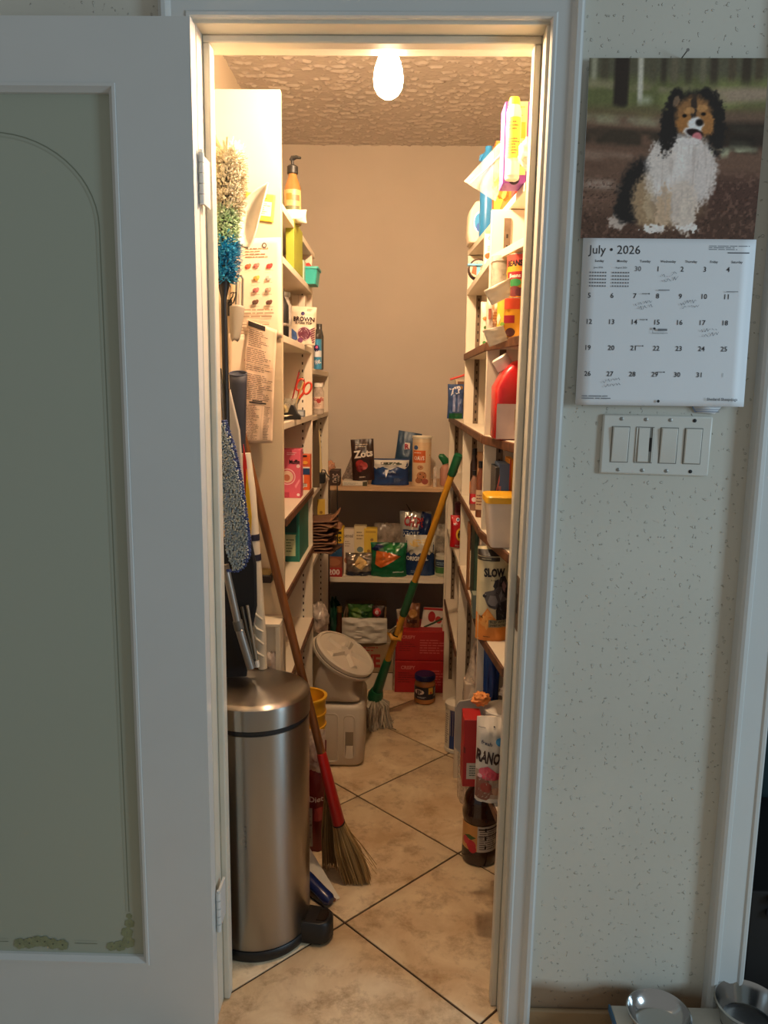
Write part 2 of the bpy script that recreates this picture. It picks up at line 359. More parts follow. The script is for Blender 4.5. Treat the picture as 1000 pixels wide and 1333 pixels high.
def casing(name, xl, xr, zt, prof=PROF, m=trim_m, z0=0, k=1.0):
    mb = MB(); rows = []
    for d, y in prof:
        d *= k; rows.append([(xl-d, y, z0), (xl-d, y, zt+d), (xr+d, y, zt+d), (xr+d, y, z0)])
    mb.loft(rows, m, caps=False, closed=False); return struct(name, lean(mb) if k != 1 else mb, sharp=25)
casing('trim_2', JL-.006, JR+.006, JT+.006, k=.86)
# second doorway at right, seen edge on
D2 = [(0, 0), (0, -.012), (.004, -.015), (.010, -.015), (.013, -.012), (.03, -.015), (.055, -.018), (.060, -.026), (.068, -.028), (.074, -.026), (.078, -.020), (.080, 0)]
casing('trim_3', D2L-.002, D2R+.002, D2T, D2)
dj = MB(); dj.box(D2L-.012, D2L, .0, WY, 0, D2T, trim_m); dj.box(D2R, D2R+.012, 0, WY, 0, D2T, trim_m); dj.box(D2L, D2R, 0, WY, D2T-.012, D2T, trim_m)
struct('trim_4', dj)
bb = MB(); bb.prism([(0, 0), (.012, 0), (.012, .03), (.009, .036), (0, .04)], 0, 1, wallpaint((190, 170, 140), .3, dirt=(140, 112, 78)))
bo = struct('baseboard_front', MB().box(JR+.048, D2L-.083, -.012, -.0005, 0, .040, wallpaint((196, 180, 150), .3, dirt=(150, 120, 84))), bev=.004)
# dim room beyond the second opening
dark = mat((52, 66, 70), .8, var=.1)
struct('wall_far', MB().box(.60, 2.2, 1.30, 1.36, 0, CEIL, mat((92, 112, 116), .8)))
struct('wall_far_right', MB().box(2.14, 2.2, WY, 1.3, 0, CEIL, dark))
struct('ceiling_far', MB().box(.60, 2.2, WY, 1.36, CEIL, CEIL+.05, mat((190, 190, 185), .7)))

# the opened pantry door with its etched frosted pane
DW = .60; DY0, DY1 = -.062, -.027; DX1 = JL+.005; DX0 = DX1-.705; DZ0, DZ1 = .012, 1.985
GX1 = -.506; GZ0, GZ1 = .170, 1.875; GX0 = DX0+.125
dr = MB(); y0, y1 = DY0, DY1
dr.box(DX0, GX0, y0, y1, DZ0, DZ1, trim_m); dr.box(GX1, DX1, y0, y1, DZ0, DZ1, trim_m)
dr.box(GX0, GX1, y0, y1, DZ0, GZ0, trim_m); dr.box(GX0, GX1, y0, y1, GZ1, DZ1, trim_m)
door = thing('door_1', None, None, (JL, -.03, 0)); tag(door, kind='structure')
obj('door_frame', dr, door, world=True)
def bead_frame(x0, x1, z0, z1, prof):      # picture-frame moulding going inwards
    rows = [[(x0+d, y, z0+d), (x0+d, y, z1-d), (x1-d, y, z1-d), (x1-d, y, z0+d)] for d, y in prof]; return MB().loft(rows, trim_m, caps=False)
obj('glazing_bead', bead_frame(GX0, GX1, GZ0, GZ1, [(-.003, y0-.0005), (-.002, y0-.003), (.003, y0-.003), (.006, y0+.001), (.011, y0+.006), (.012, y0+.014)]), door, world=True, sharp=25)
gm = bpy.data.materials.new('frosted_glass'); gm.use_nodes = True; b = gm.node_tree.nodes['Principled BSDF']
b.inputs['Base Color'].default_value = lin((166, 173, 158))+(1,); b.inputs['Roughness'].default_value = .28; b.inputs['Transmission Weight'].default_value = .0; b.inputs['IOR'].default_value = 1.35
pane = obj('pane', MB().box(GX0, GX1, y0+.012, y0+.017, GZ0, GZ1, gm), door, world=True)
em = mat((160, 166, 150), .5, var=0); em2 = mat((120, 128, 112), .45, var=0); ef = mat((134, 140, 108), .55, var=.15, scale=60)
et = MB(); ye = y0+.0115
def strip(pts, wd, m):
    for (ax, az), (bx, bz) in zip(pts, pts[1:]):
        d = Vector((bx-ax, bz-az)).normalized(); nx, nz = -d.y*wd/2, d.x*wd/2
        et.add([(ax+nx, ye, az+nz), (bx+nx, ye, bz+nz), (bx-nx, ye, bz-nz), (ax-nx, ye, az-nz)], [(0, 1, 2, 3)], m)
lx = GX1-.040; ctr = GX1-.228; rx = lx-ctr
for off, m_ in ((0, em2), (.006, em)):
    strip([(lx-off, GZ0+.11), (lx-off, 1.64)], .0016, m_)
    strip([(ctr+(rx-off)*math.cos(a), 1.64+(.16-off)*math.sin(a)) for a in [PI*k/28 for k in range(29)]], .0018, m_)
    strip([(2*ctr-lx+off, GZ0+.11), (2*ctr-lx+off, 1.64)], .0016, m_)
    strip([(2*ctr-lx+.09, GZ0+.034+off), (ctr-.07, GZ0+.034+off)], .0016, m_); strip([(ctr+.07, GZ0+.034+off), (lx-.07, GZ0+.034+off)], .0016, m_)
rn = random.Random(3)
RC = [0]
def rosette(cx, cz, r):
    for k in range(6):
        RC[0] += 1; a = k*PI/3+.3; px, pz = cx+r*.6*math.cos(a), cz+r*.6*math.sin(a)
        et.add([(px+r*.5*math.cos(t*PI/4), ye-.0002-.000012*RC[0], pz+r*.5*math.sin(t*PI/4)) for t in range(8)], [tuple(range(8))], ef)
for sx in (1, -1):
    for dx, dz, r in ((0, .10, .006), (0, .083, .010), (-.006, .062, .012), (-.004, .040, .013), (-.022, .031, .012), (-.040, .029, .010)):
        rosette(ctr+sx*(lx-ctr+dx), GZ0+dz, r)
for dx in (-.045, -.025, -.008, .008, .025, .045): rosette(ctr+dx, GZ0+.034+.004*math.cos(dx*80), .012)
obj('etching', et, pane, world=True)
for hz in (1.73, .27):                               # painted-over butt hinges
    h = MB(); hx = DX1+.006; hy = -.030
    for k in range(5): h.lathe([(.0052, 0), (.0052, .0165)], trim_m, 12, (hx, hy, hz-.045+k*.018))
    h.lathe([(.0035, 0), (.0035, .004)], trim_m, 10, (hx, hy, hz+.045))
    h.box(hx-.003, hx+.002, hy, .026, hz-.042, hz+.042, trim_m)
    obj('hinge', h, door, world=True)

# ------------------------------------------------------------------ shelving
sw = mat((226, 212, 190), .42, var=.03, scale=6, bump=.05, bscale=25)
edge = wood((78, 46, 28), (116, 74, 48), (3, 30, 30), .5)
ZL = dict(A=1.812, B=1.686, C=1.492, D=1.268, E=1.016, F=.812, G=.549)
ZR = dict(a=1.800, b=1.675, c=1.474, d=1.249, e=1.012, f=.755, f1=.772, f2=.463, g=.405)
XL, XR = -.300, .210; TH = .018
standard_m = mat((224, 214, 196), .4); hole_m = mat((40, 30, 24), .9, var=0); stdR = mat((118, 98, 78), .5, .3, var=.2, scale=50)
def board(parent, x0, x1, y0, y1, zt, lip=None, th=TH, m=None):
    slant = x0 == XR and y0 < WY+.01                     # the first bay tapers back behind the door jamb
    def skew(mb):
        if slant: mb.v = [(x+((.030+.028*min(1, max(0, (zt-.9)/.9)))*(y1-y)/(y1-y0) if x < XR+.05 else 0), y, z) for x, y, z in mb.v]
        return mb
    o = obj('shelf_board', skew(MB().box(x0, x1, y0, y1, zt-th, zt, m or sw)), parent, bev=.0012, world=True)
    if lip:
        s_, e_ = (x1, 1) if lip == 'R' else (x0, -1)
        a, b_ = sorted((s_-.0005*e_, s_+.006*e_))
        obj('wood_edge', skew(MB().box(a, b_, y0, y1, zt-th-.004, zt-.001, edge)), o, bev=.002, label='bare brown wood edging', world=True)
    return o
def upright(parent, x0, x1, y0, y1, z1, hx=None, hm=standard_m, hw=.016, z0=0):
    o = obj('side_panel', MB().box(x0, x1, y0, y1, z0, z1, sw), parent, bev=.001, world=True)
    if hx is not None:
        s_ = obj('shelf_standard', MB().box(hx-hw/2, hx+hw/2, y0-.003, y0+.001, max(z0, .1), z1-.02, hm), o, world=True)
        hb = MB(); z = .14
        while z < z1-.05: hb.box(hx-.0022, hx+.0022, y0-.0034, y0-.0031, z, z+.009, hole_m); z += .0254
        obj('slot_holes', hb, o, world=True, kind='stuff')
    return o
lsh = thing('shelving_unit', 'tall white built-in shelves on the left, papers taped to the end panel', 'shelving', (-.45, .5, 0))
pn = upright(lsh, -.598, XL, .500, .520, 2.068)
pn.data.materials[0] = mat((206, 186, 154), .5, var=.03, scale=6, bump=.05, bscale=25)
upright(lsh, -.598, XL, 1.172, 1.190, 1.80, hx=XL-.032)
for k in 'ABCDEFG': board(lsh, -.598, XL, .521, 1.171 if k != 'A' else 1.26, ZL[k], lip='R' if k in 'EFG' else None)
lsr = thing('shelving_unit', 'lower white shelf unit at the back left beside the rear wall shelves', 'shelving', (-.45, 1.5, 0))
upright(lsr, -.598, XL, 1.765, 1.783, 1.405, hx=XL-.030)
for z, lp in ((1.424, None), (1.262, None), (.992, None), (.745, 'R'), (.40, 'R')): board(lsr, -.598, XL, 1.191, 1.784 if z > 1.4 else 1.764, z, lip=None)
rsh = thing('shelving_unit', 'white shelves with brown wood edges along the right wall', 'shelving', (.36, .8, 0))
for y, zb in ((.425, .387), (1.068, 0)): upright(rsh, XR, .518, y, y+.018, 1.78, hx=XR+.038, hm=stdR, z0=zb)
upright(rsh, XR, .518, 1.765, 1.783, 1.245, hx=XR+.030, hm=stdR)
board(rsh, XR, .518, WY+.003, 1.10, ZR['a'])
for k, y0, y1, lp in (('b', WY+.003, .424, 0), ('b', .444, 1.067, 0), ('c', WY+.003, .424, 1), ('c', .444, 1.067, 1), ('d', WY+.003, .424, 1), ('d', .444, 1.067, 1), ('d', 1.087, 1.764, 1),
                      ('e', WY+.003, .424, 1), ('e', .444, 1.067, 1), ('e', 1.087, 1.764, 1), ('f', WY+.003, .424, 1), ('f1', .444, 1.067, 1), ('f1', 1.087, 1.764, 0), ('f2', 1.087, 1.764, 1), ('g', WY+.003, .424, 1)):
    board(rsh, XR, .518, y0, y1, ZR[k], lip='L' if lp else None)
bsh = thing('shelving_unit', 'two wide shelf boards spanning the back wall of the pantry', 'shelving', (-.04, 2.0, 0))
board(bsh, -.299, .207, 1.855, 2.198, .936, th=.020, m=wood((190, 150, 110), (214, 178, 136), (3, 40, 40)))
board(bsh, -.299, .207, 1.855, 2.198, .528, th=.022)
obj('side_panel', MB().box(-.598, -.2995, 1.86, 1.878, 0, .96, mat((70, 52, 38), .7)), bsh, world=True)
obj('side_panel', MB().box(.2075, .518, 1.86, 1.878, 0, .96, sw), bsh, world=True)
# low open cabinet in front of the left end panel
lc = thing('low_cabinet', 'low white open cabinet against the left end panel behind the trash can', 'cabinet', (-.45, .45, 0))
zc = .757
obj('cabinet_top', MB().box(-.598, -.300, .420, .499, zc-.008, zc, sw), lc, world=True, bev=.001)
obj('cabinet_side', MB().box(-.312, -.300, .420, .499, .0, zc-.0085, sw), lc, world=True, bev=.001)
obj('cabinet_front', MB().box(-.598, -.3125, .434, .441, zc-.11, zc-.0085, sw), lc, world=True, bev=.001)
obj('cabinet_rail', MB().box(-.598, -.3125, .422, .433, zc-.112, zc-.104, wood((170, 120, 70), (205, 160, 100))), lc, world=True)

# bare bulb in its ceramic holder
lb = thing('ceiling_light', 'bare glowing bulb hanging in a white holder from the pantry ceiling', 'light', (BULB_POS.x, BULB_POS.y, CEIL))
BZ = BULB_POS.z+.140-CEIL                             # the holder hangs on a short rod
obj('rod', MB().lathe([(.045, -.001), (.045, -.010), (.012, -.022), (.008, -.030), (.008, BZ-.004)], mat((235, 228, 215), .3), 28), lb)
cer = mat((235, 228, 215), .3)
obj('lamp_holder', MB().lathe([(.012, BZ-.0045), (.022, BZ-.012), (.024, BZ-.045), (.022, BZ-.060), (.018, BZ-.060)], cer, 32), lb)
obj('bulb', MB().lathe([(.013, BZ-.061), (.014, BZ-.078), (.022, BZ-.100), (.029, BZ-.120), (.0315, BZ-.140), (.029, BZ-.158), (.021, BZ-.171), (.010, BZ-.178), (.001, BZ-.180)], emis(BULB_COL, BULB_POWER), 32), lb)
# ------------------------------------------------------------------ calendar and switches on the doorway wall
def cal_colors(nu, nv):
    u = np.linspace(0, 1, nu)[None, :].repeat(nv, 0); v = np.linspace(1, 0, nv)[:, None].repeat(nu, 1)   # row 0 = top
    rs = np.random.RandomState(4)
    def nz(sx, sy):
        g = rs.rand(sy+3, sx+3); X_ = u*sx; Y_ = (1-v)*sy; i = X_.astype(int); j = Y_.astype(int); fx = X_-i; fy = Y_-j
        fx = fx*fx*(3-2*fx); fy = fy*fy*(3-2*fy)
        return (g[j, i]*(1-fx)+g[j, i+1]*fx)*(1-fy)+(g[j+1, i]*(1-fx)+g[j+1, i+1]*fx)*fy
    y = 1-v; A = np.zeros((nv, nu, 3))
    def C(c): return np.array(c, float)
    def lay(mask, c):
        nonlocal A; m = np.clip(mask, 0, 1)[..., None]; A = A*(1-m)+(np.array(c) if np.ndim(c) == 1 else c)*m
    A[:] = C((112, 84, 68))
    n1, n2, n3, n4 = nz(9, 9), nz(24, 30), nz(60, 60), nz(110, 120)
    sm = lambda x, a, b: np.clip((x-a)/(b-a), 0, 1)
    lay(sm(.30-y, -.04, .06), C((104, 106, 66))); lay(sm(.12-y, -.03, .05), C((92, 88, 70)))
    for x0, wd, c in ((.03, .02, (170, 165, 140)), (.09, .03, (80, 72, 56)), (.36, .03, (90, 84, 66)), (.42, .02, (60, 52, 42)), (.48, .03, (110, 100, 80)), (.56, .025, (70, 62, 48)), (.64, .02, (120, 112, 90)), (.70, .03, (64, 54, 44)), (.80, .03, (84, 72, 56)), (.88, .04, (58, 48, 38)), (.95, .03, (78, 66, 50))):
        lay(sm(.016-abs(u-x0)+wd*.5, 0, .02)*sm(.14-y, -.02, .03)*.8, C(c))
    lay(sm(n1, .45, .75)*sm(.36-y, -.02, .08)*sm(y, .10, .16)*.8, C((134, 136, 84)))
    for cy, hh, c, a in ((.36, .03, (172, 172, 140), .5), (.17, .03, (158, 140, 118), .5), (.45, .05, (52, 46, 36), .75), (.56, .03, (150, 122, 104), .7), (.62, .02, (92, 66, 52), .5), (.72, .03, (176, 152, 136), .8), (.80, .03, (120, 88, 72), .5)):
        sl = .06*(u-.5); s_ = sm(hh-abs(y-cy-sl), -.01, .02); lay(s_*sm(n1+.5*n2, .45, .85)*a*np.where(cy > .5, sm(.55-u, -.05, .2), 1), C(c))
    lay(sm(.055-abs(y-.52+.2*(u-.7)), 0, .03)*sm(u, .66, .72)*sm(n2, .3, .7), C((160, 156, 128)))
    lay(sm(.06-abs(y-.19-.02*n1), 0, .04)*sm(u, .62, .8)*.9, C((158, 136, 116)))
    lay(sm(.05-abs(y-.33), 0, .03)*sm(u, .68, .74)*.8, C((110, 88, 72)))
    lay(sm(.09-abs(y-.42), 0, .04)*sm(u, .68, .74)*.8, C((40, 34, 28)))
    lay(sm(y, .60, .70)*sm(u, .60, .75), C((84, 58, 48)))
    lay(sm(y, .80, .90)*.8, C((82, 58, 46)))
    lay(sm(n3, .62, .75)*sm(y, .58, .66)*.5, C((140, 104, 88))); lay(sm(n4, .66, .8)*sm(y, .6, .7)*.6, C((48, 34, 28)))
    lay(sm(.018+.02-abs(u-.195), -.0, .03)*sm(.27-y, -.01, .02), C((44, 38, 32))); lay(sm(.05-abs(u-.185), -.0, .02)*sm(.265-y, -.01, .02), C((50, 42, 36)))
    lay(sm(.018-abs(u-.29-.02*y), -.004, .01)*sm(.25-y, -.02, .03), C((196, 190, 172))); lay(sm(.05-abs(u-.33), 0, .04)*sm(.03-abs(y-.23), -.01, .03)*.8, C((176, 176, 150)))
    fz = (n3-.5)*.022+(n4-.5)*.02
    def el(cx, cy, rx, ry, ang=0, soft=.2, f=1.0):
        ca, sa = math.cos(ang), math.sin(ang); dx, dy = u-cx, y-cy; X_ = (dx*ca+dy*sa)/rx; Y_ = (-dx*sa+dy*ca)/ry
        return sm(1+fz*f/min(rx, ry)-np.sqrt(X_**2+Y_**2), -soft*.6, soft)
    K = C((38, 34, 32)); BR = C((150, 106, 66)); TAN = C((186, 154, 116)); WH = C((226, 214, 206))
    # sitting sheepdog with a full white chest
    lay(el(.22, .90, .06, .045), C((190, 170, 156)))
    lay(el(.33, .72, .13, .19, .35), K); lay(el(.27, .83, .09, .09), K)
    lay(el(.40, .78, .12, .17), C((164, 134, 102))); lay(el(.40, .80, .05, .10), C((196, 168, 134))*.95)
    lay(el(.56, .80, .16, .13), C((110, 84, 66))); lay(el(.52, .82, .12, .12), C((176, 148, 120)))
    lay(el(.55, .62, .20, .22), WH); lay(el(.44, .56, .08, .12), C((214, 200, 190))); lay(el(.66, .64, .09, .17), C((212, 198, 190))); lay(el(.57, .80, .09, .14), C((208, 190, 176)))
    lay(el(.47, .83, .045, .13), C((198, 168, 138))); lay(el(.60, .87, .055, .11), C((214, 196, 180)))
    lay(el(.43, .945, .06, .022), WH); lay(el(.62, .935, .06, .022), WH)
    st = sm(nz(90, 12), .55, .8)*.35; chest = el(.56, .66, .19, .24)
    lay(st*chest, C((170, 152, 142)))
    lay(el(.47, .37, .055, .16, .15), K); lay(el(.73, .36, .055, .17, -.12), K); lay(el(.60, .30, .16, .125), K)
    lay(el(.495, .225, .045, .065, .35, f=.4), K); lay(el(.665, .215, .05, .055, -.35, f=.4), K)
    lay(el(.50, .235, .018, .03, .35, f=.2), C((120, 96, 76)))
    lay(el(.60, .31, .105, .105, f=.5), BR); lay(el(.56, .36, .055, .06, f=.5), C((166, 112, 62))); lay(el(.675, .36, .045, .07, f=.5), C((170, 116, 66)))
    lay(el(.60, .27, .02, .08, f=.3), C((60, 48, 40))); lay(el(.575, .285, .03, .02, f=.3)*.8, C((196, 142, 88))); lay(el(.645, .275, .03, .02, f=.3)*.8, C((196, 142, 88)))
    lay(el(.55, .315, .014, .010, f=.1, soft=.4), C((16, 12, 10))); lay(el(.655, .305, .014, .010, f=.1, soft=.4), C((16, 12, 10)))
    lay(el(.615, .365, .045, .045, f=.3), C((234, 226, 222))); lay(el(.60, .40, .055, .03, f=.3), C((236, 228, 222)))
    lay(el(.636, .352, .024, .021, f=.1, soft=.3), C((20, 16, 16)))
    lay(el(.612, .408, .052, .022, .2, f=.1), C((40, 22, 22))); lay(el(.628, .432, .028, .028, f=.1), C((206, 120, 124))); lay(el(.60, .455, .05, .02, f=.2), C((222, 210, 204)))
    A = A*(1.05+.14*n4[..., None]); return np.clip(A, 0, 255)
cal = thing('wall_calendar', 'open wall calendar with sheepdog photo and month grid beside the doorway', 'calendar', (.487, -.004, 1.64))
NU, NV = 200, 200
def page_top(u, v): return (.326+.314*u, -.010-.006*math.sin(PI*v)*.6-.003*u, 1.636+.306*v)
def page_bot(u, v): return (.331+.314*u, -.012-.007*(1-v)**1.5*(1-.2*u), 1.334+.302*v)
gmx = MB(); gmx.grid(page_top, NU, NV, mat((255, 255, 255), .4)); me = gmx.mesh('photo_page')
ca = me.color_attributes.new('print', 'FLOAT_COLOR', 'POINT'); cc = cal_colors(NU+1, NV+1)[::-1].reshape(-1, 3)/255
cc = np.where(cc <= .04045, cc/12.92, ((cc+.055)/1.055)**2.4); ca.data.foreach_set('color', np.concatenate([cc, np.ones((len(cc), 1))], 1).astype(np.float32).ravel())
pm = bpy.data.materials.new('printed_photo'); pm.use_nodes = True; N_ = pm.node_tree.nodes; an = N_.new('ShaderNodeAttribute'); an.attribute_name = 'print'
pm.node_tree.links.new(an.outputs['Color'], N_['Principled BSDF'].inputs['Base Color']); N_['Principled BSDF'].inputs['Roughness'].default_value = .32
me.materials.clear(); me.materials.append(pm)
obj('photo_page', me, cal, world=True, label='photo of a tricolour sheepdog sitting on a forest path')
paper = mat((232, 236, 240), .5, var=.01)
mp_ = obj('month_page', MB().grid(page_bot, 12, 24, paper), cal, world=True, thick=.0012)
obj('back_leaves', MB().box(.327, .640, -.0085, -.006, 1.638, 1.940, paper).box(.333, .645, -.0095, -.006, 1.337, 1.634, paper), cal, world=True)
INK = (40, 42, 48); GR = (120, 124, 130)
sfm = Surf(lambda u, v, e: (page_bot(u, v)[0], page_bot(u, v)[1]-e-.0009, page_bot(u, v)[2]), .314, .302)
it = [T('July \u2022 2026', .032, .935, .052, (46, 48, 52), 'l'), X(.73, .935, .965, .965, 3, GR, 3), T('\u2013 Author', .965, .925, .012, GR, 'r')]
it = it[:2]+[R(.84, .918, .965, .924, (80, 82, 88))]
for k, d in enumerate(('Sunday', 'Monday', 'Tuesday', 'Wednesday', 'Thursday', 'Friday', 'Saturday')): it.append(T(d, .10+.133*k, .868, .014, INK, 'c', .01))
for rw, vv in enumerate((.824, .664, .508, .351, .193)):
    for k in range(7):
        n_ = rw*7+k-2
        if rw == 0 and k < 2: continue
        s_ = '30' if (rw, k) == (0, 2) else str(n_) if n_ <= 31 else '1'
        it.append(T(s_, .042+.133*k, vv, .030, GR if (rw, k) == (0, 2) or n_ > 31 else INK, 'l', .008) if n_ <= 31 else T('1', .86, vv, .026, (176, 178, 182), 'l'))
for k, t_ in ((0, 'June 2026'), (1, 'August 2026')):
    u0 = .045+.133*k; it.append(T(t_, u0+.05, .829, .010, INK))
    for r_ in range(5):
        for c_ in range(7): it.append(R(u0+c_*.015, .795-r_*.020, u0+.008+c_*.015, .803-r_*.020, (110, 112, 118)))
for u_, v_ in ((.445, .800), (.31, .635), (.575, .640), (.70, .475), (.145, .165)):   # pencilled notes
    rn = random.Random(int(u_*100)); pts = []
    for q_ in range(2):
        x = u_+.01+.01*q_; y_ = v_-.02-.028*q_
        for s_ in range(13):
            x2 = x+.0075; y2 = v_-.02-.028*q_+.0015*s_+rn.uniform(-.012, .012); dx = .0018
            it.append(('P', [(x-dx, y_), (x2-dx, y2), (x2+dx*.4, y2+.001), (x+dx*.4, y_+.001)], (104, 108, 116))); x, y_ = x2, y2
for u_, v_ in ((.375, .674), (.37, .520), (.355, .362), (.49, .205)): it += [R(u_-.02, v_, u_+.02, v_+.003, INK), D(u_+.022, v_+.001, .004, INK)]
it += [R(.45, .695, .515, .700, GR), R(.845, .690, .915, .694, GR), R(.43, .44, .52, .442, INK), R(.43, .44, .432, .475, INK), D(.44, .468, .007, INK), R(.46, .455, .515, .468, GR),
       X(.03, .035, .28, .062, 2, GR, 8), T('Shetland Sheepdogs', .955, .045, .017, (60, 64, 70), 'r', .014), D(.487, .028, .0085, (20, 20, 22))]
decal(mp_, sfm, it, name='printed_dates', e0=.0002, de=.00001, world=True, kind='stuff')
nl = MB(); nl.tube([(.494, -.022, 1.951), (.490, .004, 1.944)], .0011, mat((150, 150, 150), .3, .9), 8); nl.lathe([(.0028, 0), (.0028, .001)], mat((150, 150, 150), .3, .9), 10, M=Matrix.Translation((.494, -.022, 1.951)) @ Matrix.Rotation(math.radians(100), 4, 'X'))
tag(recenter(obj('nail', nl)), 'small bent nail holding the top edge of the wall calendar', 'nail')
fp = MB(); fp.add([(.550, -.004, 1.336), (.612, -.004, 1.336), (.598, -.004, 1.320), (.566, -.004, 1.322)], [(0, 1, 2, 3)], paper)
o = recenter(obj('folded_paper', fp, thick=.0015)); tag(o, 'corner of blue-lined paper sticking out below the wall calendar', 'paper')
decal(o, Surf(lambda u, v, e: (-.028+.055*u, -.0012-e, .002+.012*v), .055, .012), [R(.15, .1, .95, .2, (90, 110, 140)), R(.1, .45, .98, .52, (90, 110, 140)), P([(.0, .95), (.12, .05), (.16, .05), (.04, .95)], (90, 110, 140))])

sp = thing('light_switch_plate', 'white four-gang wall plate with rocker switches below the calendar', 'light switch', (.4905, 0, 1.259), (0, math.radians(.7), 0))
pw = mat((214, 214, 206), .3, var=.015)
obj('wall_plate', MB().box(-.104, .104, -.007, -.0003, -.057, .057, pw), sp, bev=.0035)
scr = mat((150, 150, 146), .35, .5); blk = mat((24, 24, 24), .6)
for k in range(4):
    x = -.0690+.046*k
    fr_ = MB(); fr_.box(x-.0172, x+.0172, -.0076, -.0062, -.0345, .0345, mat((120, 118, 110), .6)); obj('switch_gap', fr_, sp)
    rk = MB(); t_ = (.0020, -.0014, .0018, .0002)[k]
    if k == 1:
        rk.loft([[(x-.0125, -.0080, -.033), (x+.009, -.0080, -.033), (x+.009, -.0080, .033), (x-.0125, -.0080, .033)], [(x-.0115, -.0116, -.031), (x+.008, -.0116, -.031), (x+.008, -.0098, .031), (x-.0115, -.0098, .031)]], pw)
        rk.box(x-.0165, x-.0135, -.0086, -.0076, -.033, .033, pw); rk.box(x+.0145, x+.0165, -.0086, -.0076, -.033, .033, pw)
        o = obj('rocker', rk, sp, label='dimmer rocker with a side slider'); obj('slider', MB().box(x+.0105, x+.0122, -.0115, -.0076, -.012, .014, blk), o)
    else:
        rk.loft([[(x-.0158, -.0078, -.0335), (x+.0158, -.0078, -.0335), (x+.0158, -.0078, .0335), (x-.0158, -.0078, .0335)],
                 [(x-.0145, -.0105+t_, -.0322), (x+.0145, -.0105+t_, -.0322), (x+.0145, -.0105-t_, .0322), (x-.0145, -.0105-t_, .0322)]], pw)
        obj('rocker', rk, sp, bev=.0006)
    for z in (-.0485, .0485):
        o = obj('screw', MB().lathe([(.0036, 0), (.0034, .0012), (.002, .0018)], scr if k < 3 else blk, 14, M=Matrix.Translation((x, -.0068, z)) @ Matrix.Rotation(PI/2, 4, 'X')), sp)

# ------------------------------------------------------------------ dog bowls, things in the dark room
fs = thing('bowl_stand', 'low white feeding stand with blue edge on the floor by the wall', 'pet feeder', (.62, -.145, 0))
wp = mat((206, 206, 198), .4); bl_ = mat((60, 110, 150), .4)
zt = .075
obj('stand_top', MB().box(-.155, .30, -.12, .115, zt-.012, zt, wp), fs, bev=.003)
obj('edge_trim', MB().box(-.158, -.1545, -.12, .115, zt-.014, zt+.001, bl_), fs)
for x in (-.14, .28):
    for y in (-.105, .10): obj('leg', MB().lathe([(.011, .0005), (.013, zt-.0125)], wp, 14, (x, y, 0)), fs)
steel = mat((190, 192, 192), .16, 1.0, var=.02)
def bowl(loc, r, h, label):
    o = thing('dog_bowl', label, 'bowl', loc, group='steel dog bowls on the stand')
    obj('bowl_body', MB().lathe([(r*.72, 0), (r*.80, .004), (r*.93, h*.85), (r*1.0, h), (r*1.03, h+.002), (r*1.03, h+.0045), (r*.985, h+.006), (r*.95, h+.001), (r*.90, h*.8), (r*.74, .010), (r*.6, .006), (.001, .0055)], steel, 48), o)
    obj('rubber_ring', MB().lathe([(r*.70, -.0006), (r*.79, -.0006), (r*.79, .004), (r*.72, .004)], mat((30, 30, 32), .7), 40), o)
bowl((.548, -.085, zt+.001), .062, .030, 'stainless steel dog bowl nearer the wall corner on the white stand')
bowl((.735, -.075, zt+.001), .066, .046, 'taller stainless steel dog bowl at the right edge of the photo')
cr = thing('storage_crate', 'dark crate with grey slats in the dim room at right', 'crate', (1.03, .03, 0))
ck = mat((16, 16, 18), .6)
mbk = MB(); mbk.box(-.262, .45, 0, .40, 0, .305, ck); obj('crate_body', mbk, cr, bev=.006)
for z in (.250, .282): obj('slat', MB().box(-.225, .42, -.012, -.0005, z, z+.016, mat((96, 98, 108), .5)), cr, bev=.002)
cu = MB(); cu.grid(lambda u, v: (-.25+.9*u, .012*math.sin(u*46), .0+1.0*v), 90, 4, mat((44, 70, 76), .85))
o = obj('curtain', cu, loc=(1.03, .46, .10), thick=.003); tag(o, 'dark teal curtain hanging in the dim room behind the crate', 'curtain')
# ------------------------------------------------------------------ stainless step can
SS = mat((176, 170, 162), .30, 1.0, var=.03, scale=8, aniso=.6)
ANR = .25
def steel_brushed():
    m = bpy.data.materials.new('brushed_steel'); m.use_nodes = True; nt = m.node_tree; N = nt.nodes; L = nt.links; b = N['Principled BSDF']
    b.inputs['Base Color'].default_value = lin((168, 165, 160))+(1,); b.inputs['Metallic'].default_value = 1; b.inputs['Roughness'].default_value = .27
    tc = N.new('ShaderNodeTexCoord'); mp = N.new('ShaderNodeMapping'); mp.inputs['Scale'].default_value = (3, 3, 700)
    n = N.new('ShaderNodeTexNoise'); n.inputs['Scale'].default_value = 1; n.inputs['Detail'].default_value = 3
    L.new(tc.outputs['Object'], mp.inputs[0]); L.new(mp.outputs[0], n.inputs['Vector'])
    mr = N.new('ShaderNodeMapRange'); L.new(n.outputs['Fac'], mr.inputs[0]); mr.inputs[3].default_value = .26; mr.inputs[4].default_value = .34; L.new(mr.outputs[0], b.inputs['Roughness'])
    bp = N.new('ShaderNodeBump'); bp.inputs['Strength'].default_value = .02; bp.inputs['Distance'].default_value = .0002; L.new(n.outputs['Fac'], bp.inputs['Height']); L.new(bp.outputs[0], b.inputs['Normal'])
    tg = N.new('ShaderNodeTangent'); tg.direction_type = 'RADIAL'; tg.axis = 'Z'; L.new(tg.outputs[0], b.inputs['Tangent']); b.inputs['Anisotropic'].default_value = .85; b.inputs['Anisotropic Rotation'].default_value = ANR
    return m
SB = steel_brushed(); BLK = mat((22, 22, 23), .45, bump=.05)
TR = .128; tx, ty = -.337, .279; tz = .645
